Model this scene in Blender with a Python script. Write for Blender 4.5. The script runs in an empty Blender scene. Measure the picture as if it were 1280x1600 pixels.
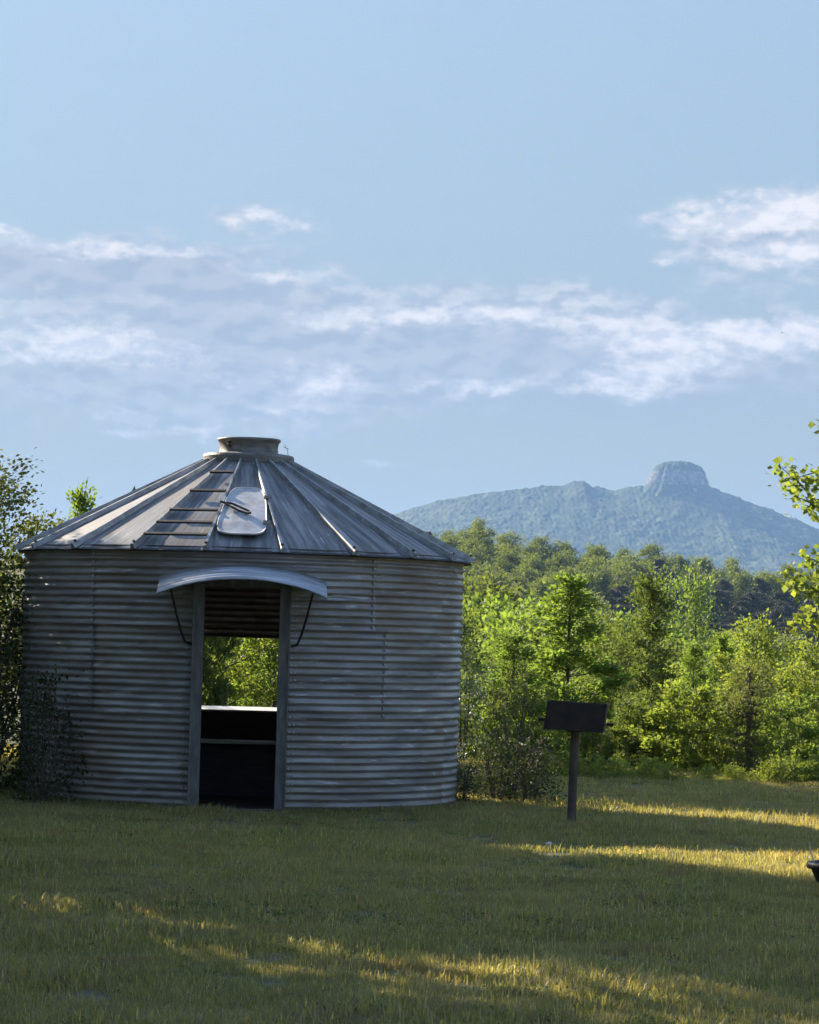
import bpy, bmesh, math, random
import numpy as np
from mathutils import Matrix, Vector, Euler

# ------------------------------------------------------------------ camera, sky, sun, exposure
sc = bpy.context.scene
col = sc.collection
R = math.radians
F = 4580.0                      # focal length in photograph pixels (1280 wide)
CAMZ = 1.6
PITCH, ROLL = R(2.40), R(1.6)
SUN_AZ, SUN_EL = R(42), R(26)   # sun stands 42 deg to the left of the view, beyond the bin

cam_d = bpy.data.cameras.new('camera')
cam = bpy.data.objects.new('camera', cam_d); col.objects.link(cam)
cam_d.sensor_fit = 'HORIZONTAL'; cam_d.sensor_width = 36.0
cam_d.lens = F / 1280.0 * 36.0
cam_d.clip_start = 0.1; cam_d.clip_end = 40000
CAMR = Matrix.Rotation(R(90) + PITCH, 3, 'X') @ Matrix.Rotation(ROLL, 3, 'Z')
cam.matrix_world = Matrix.Translation((0, 0, CAMZ)) @ CAMR.to_4x4()
sc.camera = cam

def at(px, py, Y):
    v = CAMR @ Vector(((px - 640) / F, (800 - py) / F, -1))
    k = Y / v.y
    return Vector((v.x * k, Y, CAMZ + v.z * k))

sc.view_settings.view_transform = 'Standard'
sc.view_settings.look = 'None'
sc.view_settings.exposure = 1.60
sc.view_settings.gamma = 1.0
sc.view_settings.use_curve_mapping = False
sc.cycles.use_denoising = True
sc.cycles.use_adaptive_sampling = True; sc.cycles.adaptive_threshold = 0.03
sc.cycles.max_bounces = 8
sc.cycles.diffuse_bounces = 3
sc.cycles.glossy_bounces = 3
sc.cycles.transmission_bounces = 4
sc.cycles.volume_bounces = 1
sc.cycles.transparent_max_bounces = 8
sc.cycles.sample_clamp_indirect = 8

sun_dir = Vector((-math.sin(SUN_AZ) * math.cos(SUN_EL), math.cos(SUN_AZ) * math.cos(SUN_EL), math.sin(SUN_EL)))
sl = bpy.data.lights.new('sun', 'SUN'); sl.energy = 5.0; sl.angle = R(0.53); sl.color = (1.0, 0.86, 0.66)
sun = bpy.data.objects.new('sun', sl); col.objects.link(sun)
sun.rotation_euler = sun_dir.to_track_quat('Z', 'Y').to_euler()
sun.location = (-30, 30, 30)

class NT:
    """small helper for node trees"""
    def __init__(s, t): s.t = t; s.n = t.nodes; s.l = t.links; s.x = 0
    def new(s, typ, **kw):
        n = s.n.new(typ); s.x += 30; n.location = (s.x, -s.x * 0.3)
        for k, v in kw.items(): setattr(n, k, v)
        return n
    def put(s, sock, v):
        if v is None: return
        if isinstance(v, bpy.types.NodeSocket): s.l.new(v, sock)
        elif hasattr(sock.default_value, '__len__'):
            v = tuple(v) if hasattr(v, '__len__') else (v,) * len(sock.default_value)
            if len(sock.default_value) == 4 and len(v) == 3: v = v + (1,)
            sock.default_value = v
        else: sock.default_value = v
    def m(s, op, a=None, b=None, c=None, clamp=False):
        n = s.new('ShaderNodeMath', operation=op); n.use_clamp = clamp
        for i, v in enumerate((a, b, c)): s.put(n.inputs[i], v)
        return n.outputs[0]
    def mix(s, f, a, b, blend='MIX'):
        n = s.new('ShaderNodeMix', data_type='RGBA', blend_type=blend)
        s.put(n.inputs[0], f); s.put(n.inputs[6], a); s.put(n.inputs[7], b)
        return n.outputs[2]
    def noise(s, vec, scale, detail=4, rough=0.55, dist=0.0, out=0):
        n = s.new('ShaderNodeTexNoise')
        if vec is not None: s.l.new(vec, n.inputs['Vector'])
        n.inputs['Scale'].default_value = scale; n.inputs['Detail'].default_value = detail
        n.inputs['Roughness'].default_value = rough; n.inputs['Distortion'].default_value = dist
        return n.outputs[out]
    def mapr(s, v, a, b, c=0.0, d=1.0, smooth=True):
        n = s.new('ShaderNodeMapRange'); n.interpolation_type = 'SMOOTHSTEP' if smooth else 'LINEAR'
        for i, x in enumerate((v, a, b, c, d)): s.put(n.inputs[i], x)
        return n.outputs[0]
    def comb(s, x, y, z):
        n = s.new('ShaderNodeCombineXYZ')
        for i, v in enumerate((x, y, z)): s.put(n.inputs[i], v)
        return n.outputs[0]
    def scalev(s, vec, sc_):
        n = s.new('ShaderNodeVectorMath', operation='MULTIPLY'); s.l.new(vec, n.inputs[0]); n.inputs[1].default_value = sc_
        return n.outputs[0]

world = bpy.data.worlds.new('World'); sc.world = world; world.use_nodes = True
world.cycles.sampling_method = 'MANUAL'; world.cycles.sample_map_resolution = 256
wt = world.node_tree; wt.nodes.clear(); W = NT(wt)
SKY_K = 0.14
sky = W.new('ShaderNodeTexSky', sky_type='NISHITA'); sky.sun_disc = False
sky.sun_elevation = SUN_EL; sky.sun_rotation = -SUN_AZ
sky.air_density = 1.0; sky.dust_density = 0.4; sky.ozone_density = 1.0; sky.altitude = 300
tc = W.new('ShaderNodeTexCoord')
sep = W.new('ShaderNodeSeparateXYZ'); W.l.new(tc.outputs['Generated'], sep.inputs[0])
az = W.m('ARCTAN2', sep.outputs[0], sep.outputs[1])
el = W.m('ARCSINE', sep.outputs[2])
U = W.m('MULTIPLY', az, F / 100); V = W.m('MULTIPLY', el, F / 100)     # hundreds of photo pixels
P = W.comb(U, V, 0.0)
def cloud_uv(px, py):
    v = (at(px, py, 1000) - Vector((0, 0, CAMZ))).normalized()
    return math.atan2(v.x, v.y) * F / 100, math.asin(v.z) * F / 100
# domain warp so that no cloud keeps a plain outline
w1 = W.noise(W.scalev(P, (0.55, 1.3, 1)), 1.0, 3, 0.5, 0, out=1)
w2 = W.noise(W.scalev(P, (2.4, 3.8, 1)), 1.0, 5, 0.62, 0.0, out=1)
def sub_half(c, k):
    n = W.new('ShaderNodeVectorMath', operation='SUBTRACT'); W.l.new(c, n.inputs[0]); n.inputs[1].default_value = (0.5, 0.5, 0.5)
    return W.scalev(n.outputs[0], k)
def addv(a, b):
    n = W.new('ShaderNodeVectorMath', operation='ADD'); W.l.new(a, n.inputs[0]); W.l.new(b, n.inputs[1]); return n.outputs[0]
Pw = addv(addv(P, sub_half(w1, (1.6, 0.55, 0))), sub_half(w2, (0.75, 0.42, 0)))
def vm(op, a_, b_, c_=None):
    n_ = W.new('ShaderNodeVectorMath', operation=op)
    for i_, v_ in enumerate((a_, b_, c_)): W.put(n_.inputs[i_], v_) if v_ is not None else None
    return n_.outputs[1] if op == 'DOT_PRODUCT' else n_.outputs[0]
def total(lst):
    o = 0.0
    for px, py, w, h, k in lst:
        cu, cv = cloud_uv(px, py)
        q = vm('MULTIPLY_ADD', Pw, (100.0 / w, 100.0 / h, 0), (-cu * 100.0 / w, -cv * 100.0 / h, 0))
        o = W.m('MULTIPLY_ADD', W.m('POWER', 0.3679, vm('DOT_PRODUCT', q, q)), k, o)
    return o
grey = total([(150, 425, 260, 40, 1.0), (700, 560, 330, 52, 0.95), (1210, 365, 120, 30, 0.8), (420, 520, 260, 60, 0.6),
              (1050, 600, 300, 60, 0.6), (300, 620, 400, 70, 0.5)])
white = total([(80, 385, 150, 16, 1.0), (270, 392, 110, 12, 0.8), (-10, 355, 60, 10, 0.8), (400, 347, 60, 13, 0.75), (470, 352, 25, 8, 0.5),
               (430, 432, 95, 18, 0.85), (60, 530, 130, 26, 0.95), (210, 550, 130, 26, 0.85), (40, 570, 70, 10, 0.6),
               (640, 494, 140, 13, 0.9), (830, 498, 160, 12, 0.85), (500, 505, 90, 14, 0.6), (500, 595, 75, 30, 1.0), (430, 640, 60, 14, 0.6),
               (230, 678, 85, 11, 0.7), (320, 664, 60, 10, 0.5), (190, 640, 80, 8, 0.4), (340, 590, 40, 10, 0.5),
               (1000, 530, 120, 30, 1.0), (970, 600, 90, 24, 1.0), (1060, 565, 90, 30, 0.7), (1150, 512, 90, 18, 0.9), (1210, 540, 90, 18, 0.85), (1290, 515, 90, 26, 0.9),
               (1130, 348, 85, 28, 1.0), (1215, 325, 70, 32, 1.1), (1270, 340, 55, 34, 1.0), (1060, 345, 45, 12, 0.6), (1200, 400, 110, 16, 0.8), (1280, 395, 70, 16, 0.7), (1040, 410, 45, 9, 0.6), (970, 432, 40, 6, 0.4),
               (890, 468, 45, 9, 0.6), (740, 603, 95, 12, 0.85), (640, 615, 40, 8, 0.4), (570, 722, 100, 5, 0.4), (90, 720, 30, 8, 0.3), (760, 745, 150, 5, 0.25)])
# the same kind of cloud all round the horizon outside the picture
band = W.m('MULTIPLY', W.mapr(el, R(2.5), R(6)), W.mapr(el, R(9), R(20), 1.0, 0.0))
away = W.mapr(W.m('ABSOLUTE', az), R(9), R(14))
gen = W.mapr(W.noise(W.scalev(P, (0.16, 0.5, 1)), 1.0, 5, 0.55), 0.5, 0.66)
gen = W.m('MULTIPLY', W.m('MULTIPLY', gen, band), away)
white = W.m('ADD', white, gen); grey = W.m('ADD', grey, W.m('MULTIPLY', gen, 0.7))
fine = W.noise(W.scalev(P, (3.0, 4.6, 1)), 1.0, 7, 0.66, 0.25)
fine2 = W.noise(W.scalev(P, (1.0, 2.6, 1)), 1.0, 6, 0.6, 0.3)
wd = W.m('ADD', W.m('ADD', white, W.m('MULTIPLY_ADD', fine, 2.2, -1.1)), W.m('MULTIPLY_ADD', fine2, 1.2, -0.6))
wm = W.m('MULTIPLY', W.mapr(wd, 0.0, 1.45), W.mapr(white, 0.02, 0.5))
r_a = W.noise(W.scalev(P, (1.7, 3.2, 1)), 1.0, 4, 0.55); r_b = W.noise(W.scalev(addv(P, W.comb(-0.10, 0.16, 0.0)), (1.7, 3.2, 1)), 1.0, 4, 0.55)
relief = W.mapr(W.m('SUBTRACT', r_a, r_b), -0.14, 0.10)  # top-lit cloud shading put into the colour, as if lit from upper left
gm = W.mapr(W.m('ADD', grey, W.m('MULTIPLY_ADD', fine2, 1.4, -0.7)), 0.08, 0.65)
CG = tuple(c / SKY_K for c in (0.123, 0.147, 0.180))
CW = tuple(c / SKY_K for c in (0.318, 0.306, 0.308))
veil = W.mapr(el, R(0.0), R(60), 0.93, 0.10)      # grey-blue stratus veil, its colour darkened to dim the low sky
low_c = W.mix(W.mapr(el, R(1), R(9)), tuple(c / SKY_K for c in (0.064, 0.067, 0.068)), tuple(c / SKY_K for c in (0.073, 0.092, 0.113)))
c0 = W.mix(veil, sky.outputs[0], low_c)
bank = total([(120, 420, 330, 62, 0.9), (520, 520, 420, 75, 0.9), (1000, 550, 380, 75, 0.9), (1210, 365, 170, 62, 1.0), (280, 610, 330, 80, 0.7), (480, 600, 150, 60, 0.5), (420, 345, 110, 26, 0.5), (900, 470, 110, 24, 0.4)])
bank = W.m('ADD', bank, W.m('MULTIPLY', gen, 0.8))
bm_ = W.mapr(W.m('ADD', W.m('ADD', bank, W.m('MULTIPLY_ADD', fine2, 2.2, -1.1)), W.m('MULTIPLY_ADD', fine, 0.9, -0.45)), 0.10, 0.90)
bm_ = W.m('MULTIPLY', bm_, W.mapr(bank, 0.08, 0.45))
bank_c = W.mix(relief, tuple(c / SKY_K for c in (0.150, 0.168, 0.200)), tuple(c / SKY_K for c in (0.258, 0.255, 0.264)))
c0 = W.mix(W.m('MULTIPLY', bm_, 0.72), c0, bank_c)
c1 = W.mix(W.m('MULTIPLY', gm, 0.55), c0, CG)
cw_ = W.mix(relief, tuple(c / SKY_K for c in (0.235, 0.243, 0.268)), CW)
c2 = W.mix(W.m('MULTIPLY', wm, 0.95), c1, cw_)
bg = W.new('ShaderNodeBackground'); W.l.new(c2, bg.inputs[0]); bg.inputs[1].default_value = SKY_K
wo = W.new('ShaderNodeOutputWorld'); W.l.new(bg.outputs[0], wo.inputs[0])

# ------------------------------------------------------------------ helpers
def tag(o, label=None, cat=None, group=None, kind=None):
    if label: o['label'] = label
    if cat: o['category'] = cat
    if group: o['group'] = group
    if kind: o['kind'] = kind
    return o
def link(o, parent=None):
    col.objects.link(o)
    if parent is not None: o.parent = parent
    return o
def empty(name, loc=(0, 0, 0), rz=0.0, s=1.0):
    o = bpy.data.objects.new(name, None); link(o)
    o.empty_display_size = 0.2
    o.location = loc; o.rotation_euler = (0, 0, rz); o.scale = (s, s, s)
    return o
def mesh_obj(name, me, parent=None, loc=(0, 0, 0)):
    o = bpy.data.objects.new(name, me); o.location = loc
    return link(o, parent)

class MB:
    """collects shapes into one mesh"""
    def __init__(s): s.v = []; s.f = []; s.uv = None
    def add(s, v, f):
        b = len(s.v); s.v += [tuple(p) for p in v]; s.f += [tuple(i + b for i in q) for q in f]
    def box(s, c, d, rot=None):
        hx, hy, hz = d[0] / 2, d[1] / 2, d[2] / 2
        v = [Vector((x, y, z)) for z in (-hz, hz) for y in (-hy, hy) for x in (-hx, hx)]
        if rot is not None: v = [rot @ p for p in v]
        v = [p + Vector(c) for p in v]
        s.add(v, [(0, 2, 3, 1), (4, 5, 7, 6), (0, 1, 5, 4), (2, 6, 7, 3), (0, 4, 6, 2), (1, 3, 7, 5)])
        return s
    def tube(s, pts, rad, n=6, caps=True):
        pts = [Vector(p) for p in pts]
        if not hasattr(rad, '__len__'): rad = [rad] * len(pts)
        rings = []
        for i, p in enumerate(pts):
            d = (pts[min(i + 1, len(pts) - 1)] - pts[max(i - 1, 0)]).normalized()
            a = d.cross(Vector((0, 0, 1)));
            if a.length < 1e-3: a = Vector((1, 0, 0))
            a.normalize(); b = d.cross(a)
            rings.append([p + (a * math.cos(t) + b * math.sin(t)) * rad[i] for t in [2 * math.pi * k / n for k in range(n)]])
        v = [q for r in rings for q in r]
        f = [(i * n + k, i * n + (k + 1) % n, (i + 1) * n + (k + 1) % n, (i + 1) * n + k) for i in range(len(pts) - 1) for k in range(n)]
        if caps: f += [tuple(range(n))[::-1], tuple((len(pts) - 1) * n + k for k in range(n))]
        s.add(v, f); return s
    def lathe(s, prof, n=48, c=(0, 0, 0), closed=False):
        m = len(prof); v = []
        for k in range(n):
            t = 2 * math.pi * k / n
            v += [(c[0] + r * math.cos(t), c[1] + r * math.sin(t), c[2] + z) for r, z in prof]
        f = []
        for k in range(n):
            for i in range(m - 1 if not closed else m):
                j = (i + 1) % m; k2 = (k + 1) % n
                f.append((k * m + i, k2 * m + i, k2 * m + j, k * m + j))
        s.add(v, f); return s
    def mesh(s, name, mat, smooth=False, bevel=0):
        me = bpy.data.meshes.new(name); me.from_pydata(s.v, [], s.f)
        if bevel:
            bm = bmesh.new(); bm.from_mesh(me)
            bmesh.ops.remove_doubles(bm, verts=bm.verts, dist=1e-6)
            bmesh.ops.bevel(bm, geom=list(bm.edges), offset=bevel, segments=1, affect='EDGES')
            bm.to_mesh(me); bm.free()
        me.materials.append(mat)
        if smooth: me.polygons.foreach_set('use_smooth', [True] * len(me.polygons))
        me.update(); return me
    def build(s, name, mat, parent=None, smooth=False, loc=(0, 0, 0), bevel=0):
        return mesh_obj(name, s.mesh(name, mat, smooth, bevel), parent, loc)

def np_mesh(name, V, Fc, mat, var=None, smooth=False, uv=None):
    """V (n,3); Fc (m,k) faces of one size"""
    me = bpy.data.meshes.new(name)
    V = np.asarray(V, np.float32); Fc = np.asarray(Fc, np.int32)
    m, k = Fc.shape
    me.vertices.add(len(V)); me.vertices.foreach_set('co', V.ravel())
    me.loops.add(m * k); me.loops.foreach_set('vertex_index', Fc.ravel())
    me.polygons.add(m); me.polygons.foreach_set('loop_start', np.arange(m, dtype=np.int32) * k)
    me.polygons.foreach_set('loop_total', np.full(m, k, np.int32))
    if smooth: me.polygons.foreach_set('use_smooth', np.ones(m, bool))
    me.materials.append(mat)
    if var is not None:
        a = me.attributes.new('var', 'FLOAT', 'POINT'); a.data.foreach_set('value', np.asarray(var, np.float32))
    me.update(calc_edges=True)
    if uv is not None:
        l = me.uv_layers.new(name='UVMap'); l.data.foreach_set('uv', np.asarray(uv, np.float32)[Fc.ravel()].ravel())
    me.validate()
    return me
def grid_faces(nu, nv):
    i = np.arange(nu - 1)[:, None] * nv + np.arange(nv - 1)[None, :]
    return np.stack([i, i + nv, i + nv + 1, i + 1], -1).reshape(-1, 4)
def sstep(a, b, x):
    t = np.clip((np.asarray(x, float) - a) / (b - a), 0, 1); return t * t * (3 - 2 * t)
def vnoise(x, y, seed=0):
    """value noise, vectorised"""
    x = np.asarray(x, float); y = np.asarray(y, float)
    xi = np.floor(x).astype(np.int64); yi = np.floor(y).astype(np.int64)
    fx = x - xi; fy = y - yi; fx = fx * fx * (3 - 2 * fx); fy = fy * fy * (3 - 2 * fy)
    def h(a, b):
        n = (a * 374761393 + b * 668265263 + seed * 974711) & 0x7fffffff
        n = ((n ^ (n >> 13)) * 1274126177) & 0x7fffffff
        return ((n ^ (n >> 16)) & 0xffff) / 65535.0
    return (h(xi, yi) * (1 - fx) + h(xi + 1, yi) * fx) * (1 - fy) + (h(xi, yi + 1) * (1 - fx) + h(xi + 1, yi + 1) * fx) * fy
def fbm(x, y, o=4, seed=0):
    s = 0; a = 0.5
    for k in range(o):
        s = s + a * (vnoise(x * 2 ** k, y * 2 ** k, seed + k) - 0.5); a *= 0.5
    return s
def domes(x, y, cell, seed):
    """rounded crowns: 1 at a crown's centre, 0 between crowns"""
    gx = np.floor(x / cell).astype(np.int64); gy = np.floor(y / cell).astype(np.int64); best = np.full(np.shape(x), 9.0); hgt = np.zeros(np.shape(x))
    for dx in (-1, 0, 1):
        for dy in (-1, 0, 1):
            a = gx + dx; b = gy + dy
            def h(k):
                n = (a * 73856093 + b * 19349663 + (seed + k) * 83492791) & 0x7fffffff
                n = ((n ^ (n >> 13)) * 1274126177) & 0x7fffffff
                return ((n ^ (n >> 16)) & 0xffff) / 65535.0
            cx = (a + 0.15 + 0.7 * h(1)) * cell; cy = (b + 0.15 + 0.7 * h(2)) * cell
            d = np.hypot(x - cx, y - cy) / cell
            m = d < best; best = np.where(m, d, best); hgt = np.where(m, 0.55 + 0.45 * h(3), hgt)
    return np.sqrt(np.clip(1 - (best / 0.8) ** 2, 0, 1)) * hgt

# ------------------------------------------------------------------ materials
def material(name):
    m = bpy.data.materials.new(name); m.use_nodes = True; m.node_tree.nodes.clear()
    n = NT(m.node_tree); out = n.new('ShaderNodeOutputMaterial'); return m, n, out
def principled(n, out, color, rough=0.8, metal=0.0, spec=0.4, bump=None, bstr=0.3, bdist=0.01):
    p = n.new('ShaderNodeBsdfPrincipled')
    n.put(p.inputs['Base Color'], color); n.put(p.inputs['Roughness'], rough); n.put(p.inputs['Metallic'], metal)
    n.put(p.inputs['Specular IOR Level'], spec)
    if bump is not None:
        b = n.new('ShaderNodeBump'); b.inputs['Strength'].default_value = bstr; b.inputs['Distance'].default_value = bdist
        n.l.new(bump, b.inputs['Height']); n.l.new(b.outputs[0], p.inputs['Normal'])
    n.l.new(p.outputs[0], out.inputs[0]); return p
def leaf_mat(name, c_dark, c_light, c_odd=None, trans=0.45, tcol=None, rough=0.6, odd_at=0.86):
    m, n, out = material(name)
    a = n.new('ShaderNodeAttribute', attribute_name='var')
    oi = n.new('ShaderNodeObjectInfo')
    f = n.m('ADD', n.m('MULTIPLY', a.outputs['Fac'], 0.7), n.m('MULTIPLY', oi.outputs['Random'], 0.3), clamp=True)
    c = n.mix(f, c_dark, c_light)
    if c_odd: c = n.mix(n.mapr(a.outputs['Fac'], odd_at, odd_at + 0.08), c, c_odd)
    p = n.new('ShaderNodeBsdfPrincipled'); n.put(p.inputs['Base Color'], c); n.put(p.inputs['Roughness'], rough); n.put(p.inputs['Specular IOR Level'], 0.2)
    t = n.new('ShaderNodeBsdfTranslucent')
    tc_ = n.mix(1.0, c, tcol or (1.85, 1.92, 0.85), 'MULTIPLY'); n.l.new(tc_, t.inputs[0])
    x = n.new('ShaderNodeMixShader'); x.inputs[0].default_value = trans
    n.l.new(p.outputs[0], x.inputs[1]); n.l.new(t.outputs[0], x.inputs[2]); n.l.new(x.outputs[0], out.inputs[0])
    return m
def simple(name, c1, c2, scale=6, rough=0.8, metal=0.0, bstr=0.3, bdist=0.01, stretch=(1, 1, 1)):
    m, n, out = material(name); t = n.new('ShaderNodeTexCoord')
    v = n.scalev(t.outputs['Object'], stretch)
    k = n.noise(v, scale, 8, 0.65)
    c = n.mix(n.mapr(k, 0.3, 0.7), c1, c2)
    principled(n, out, c, rough, metal, 0.4, k, bstr, bdist); return m

M = {}
M['bark'] = simple('bark', (0.05, 0.042, 0.034), (0.13, 0.11, 0.09), 14, 0.9, 0, 0.6, 0.02, (3, 3, 0.6))
M['twig'] = simple('twig', (0.06, 0.048, 0.035), (0.15, 0.125, 0.095), 20, 0.9)
M['leaf_bright'] = leaf_mat('leaf_bright', (0.088, 0.138, 0.034), (0.175, 0.230, 0.066), None, 0.5)
M['leaf_yellow'] = leaf_mat('leaf_yellow', (0.115, 0.155, 0.038), (0.225, 0.250, 0.072), None, 0.5)
M['leaf_mid'] = leaf_mat('leaf_mid', (0.060, 0.086, 0.028), (0.130, 0.160, 0.052), None, 0.42)
M['leaf_olive'] = leaf_mat('leaf_olive', (0.085, 0.098, 0.038), (0.155, 0.17, 0.065), None, 0.35)
M['leaf_silver'] = leaf_mat('leaf_silver', (0.12, 0.15, 0.085), (0.30, 0.33, 0.24), None, 0.3, (1.2, 1.25, 0.8), 0.35)
M['leaf_dark'] = leaf_mat('leaf_dark', (0.022, 0.036, 0.014), (0.05, 0.07, 0.026), None, 0.3)  # shade on the shrubs left of the bin is put into this colour
M['needle'] = leaf_mat('needle', (0.045, 0.053, 0.028), (0.095, 0.098, 0.055), None, 0.15, (1.3, 1.2, 0.7), 0.6)
M['leaf_hill'] = leaf_mat('leaf_hill', (0.065, 0.085, 0.026), (0.15, 0.172, 0.052), None, 0.45)

def galv(name, axis_streak, tint=(0.36, 0.355, 0.35), dark=(0.165, 0.156, 0.153), metal=0.4, rough=0.5, brown=(0.22, 0.175, 0.135), light=(0.55, 0.57, 0.60)):
    m, n, out = material(name)
    uv = n.new('ShaderNodeUVMap')
    u = uv.outputs[0]
    big = n.noise(u, 1.3, 5, 0.6)
    st = n.noise(n.scalev(u, axis_streak), 1.0, 7, 0.65, 0.3)
    spk = n.noise(u, 55, 3, 0.6)
    c = n.mix(n.mapr(st, 0.32, 0.68), dark, tint)
    c = n.mix(n.m('MULTIPLY', n.mapr(big, 0.42, 0.64), 0.55), c, brown)
    st2 = n.noise(n.scalev(u, tuple(a * 1.7 for a in axis_streak)), 1.0, 6, 0.7, 0.2)
    c = n.mix(n.m('MULTIPLY', n.mapr(st2, 0.56, 0.70), 0.9), c, light)
    c = n.mix(n.m('MULTIPLY', n.mapr(spk, 0.55, 0.7), 0.35), c, dark)
    r = n.mapr(st, 0.3, 0.7, rough + 0.15, rough - 0.1)
    principled(n, out, c, r, metal, 0.5, n.m('ADD', n.m('MULTIPLY', st, 0.6), n.m('MULTIPLY', spk, 0.4)), 0.25, 0.004)
    return m
M['wall_metal'] = galv('wall_metal', (1.2, 9, 1))
M['roof_metal'] = galv('roof_metal', (14, 0.9, 1), (0.26, 0.26, 0.265), (0.07, 0.07, 0.075), 0.2, 0.5, (0.2, 0.17, 0.15))
M['canopy_metal'] = galv('canopy_metal', (1.5, 16, 1), (0.45, 0.47, 0.50), (0.24, 0.25, 0.27), 0.6, 0.42)
M['galv_plain'] = simple('galv_plain', (0.20, 0.20, 0.205), (0.40, 0.41, 0.42), 9, 0.5, 0.55, 0.2, 0.004)
M['hatch_metal'] = simple('hatch_metal', (0.36, 0.355, 0.365), (0.62, 0.61, 0.63), 6, 0.7, 0.05, 0.15, 0.003)
M['jamb_metal'] = simple('jamb_metal', (0.10, 0.105, 0.11), (0.19, 0.20, 0.205), 8, 0.6, 0.4, 0.2, 0.004, (2, 2, 0.5))
M['old_zinc'] = simple('old_zinc', (0.12, 0.115, 0.105), (0.26, 0.25, 0.235), 8, 0.6, 0.35, 0.25, 0.004, (1, 1, 3))
M['dark_steel'] = simple('dark_steel', (0.02, 0.019, 0.018), (0.05, 0.042, 0.036), 12, 0.6, 0.3)
M['rusty_black'] = simple('rusty_black', (0.016, 0.014, 0.014), (0.045, 0.032, 0.026), 9, 0.75, 0.2, 0.4, 0.004)
M['post_steel'] = simple('post_steel', (0.06, 0.045, 0.035), (0.13, 0.10, 0.085), 9, 0.8, 0.1, 0.4, 0.004, (1, 1, 0.4))
M['white_board'] = simple('white_board', (0.66, 0.66, 0.64), (0.8, 0.8, 0.79), 5, 0.5)
M['plank'] = simple('plank', (0.40, 0.37, 0.30), (0.58, 0.54, 0.45), 3, 0.75, 0, 0.3, 0.005, (1, 12, 12))
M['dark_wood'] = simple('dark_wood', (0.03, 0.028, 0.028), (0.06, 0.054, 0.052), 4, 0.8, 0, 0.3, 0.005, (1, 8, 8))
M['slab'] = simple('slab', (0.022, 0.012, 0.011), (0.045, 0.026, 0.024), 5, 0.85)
M['pot'] = simple('pot', (0.014, 0.013, 0.012), (0.03, 0.026, 0.024), 8, 0.5)
M['terracotta'] = simple('terracotta', (0.25, 0.13, 0.08), (0.34, 0.2, 0.13), 8, 0.8)
M['stone_white'] = simple('stone_white', (0.5, 0.49, 0.46), (0.7, 0.69, 0.66), 30, 0.8)
M['bird'] = simple('bird', (0.02, 0.02, 0.02), (0.04, 0.04, 0.04), 30, 0.7)

# ground, with soil showing between the grass and dry patches
m, n, out = material('ground_soil'); M['ground'] = m
g = n.new('ShaderNodeNewGeometry'); pos = g.outputs['Position']
k1 = n.noise(pos, 0.9, 6, 0.6); k2 = n.noise(pos, 14, 6, 0.65); k3 = n.noise(pos, 0.02, 4, 0.5)
c = n.mix(n.mapr(k2, 0.35, 0.65), (0.075, 0.085, 0.045), (0.15, 0.14, 0.085))
c = n.mix(n.m('MULTIPLY', n.mapr(k1, 0.5, 0.68), 0.6), c, (0.15, 0.13, 0.085))
principled(n, out, c, 0.95, 0, 0.2, k2, 0.5, 0.03)
# grass blades
m, n, out = material('grass_blade'); M['grass'] = m
g = n.new('ShaderNodeNewGeometry'); pos = g.outputs['Position']
a = n.new('ShaderNodeAttribute', attribute_name='var')
k1 = n.noise(pos, 0.75, 5, 0.6); k2 = n.noise(pos, 3.2, 4, 0.6); k3 = n.noise(pos, 1.7, 5, 0.65)
c = n.mix(a.outputs['Fac'], (0.115, 0.138, 0.066), (0.32, 0.33, 0.175))
dry = n.m('MULTIPLY', n.mapr(n.m('ADD', n.m('MULTIPLY', k1, 0.6), n.m('MULTIPLY', k2, 0.4)), 0.41, 0.58), n.mapr(a.outputs['Fac'], 0.15, 0.75, 0.35, 1.0))
c = n.mix(n.m('MULTIPLY', dry, 0.8), c, (0.34, 0.30, 0.19))
c = n.mix(n.m('MULTIPLY', n.mapr(k3, 0.52, 0.66), 0.75), c, (0.19, 0.155, 0.12))
c = n.mix(n.mapr(a.outputs['Fac'], 0.90, 0.97), c, (0.48, 0.42, 0.27))
p = n.new('ShaderNodeBsdfPrincipled'); n.put(p.inputs['Base Color'], c); n.put(p.inputs['Roughness'], 0.5); n.put(p.inputs['Specular IOR Level'], 0.3)
t = n.new('ShaderNodeBsdfTranslucent'); n.l.new(n.mix(1.0, c, (1.9, 1.65, 0.55), 'MULTIPLY'), t.inputs[0])
x = n.new('ShaderNodeMixShader'); x.inputs[0].default_value = 0.5
n.l.new(p.outputs[0], x.inputs[1]); n.l.new(t.outputs[0], x.inputs[2]); n.l.new(x.outputs[0], out.inputs[0])
# wooded mountain and its rock
m, n, out = material('wooded_slope'); M['mountain'] = m
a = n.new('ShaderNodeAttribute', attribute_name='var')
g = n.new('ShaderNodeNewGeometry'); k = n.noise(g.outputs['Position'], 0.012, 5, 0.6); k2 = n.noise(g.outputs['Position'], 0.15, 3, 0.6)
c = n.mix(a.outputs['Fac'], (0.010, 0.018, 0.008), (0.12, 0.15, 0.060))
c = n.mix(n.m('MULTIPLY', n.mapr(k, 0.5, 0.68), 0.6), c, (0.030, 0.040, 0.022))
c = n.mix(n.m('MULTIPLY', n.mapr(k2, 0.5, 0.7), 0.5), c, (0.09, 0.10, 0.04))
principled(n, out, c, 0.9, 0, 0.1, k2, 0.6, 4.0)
m, n, out = material('knob_rock'); M['rock'] = m
g = n.new('ShaderNodeNewGeometry'); pos = g.outputs['Position']
st = n.noise(n.scalev(pos, (0.09, 0.09, 0.022)), 1.0, 6, 0.7, 0.4); k2 = n.noise(pos, 0.12, 5, 0.6)
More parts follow.
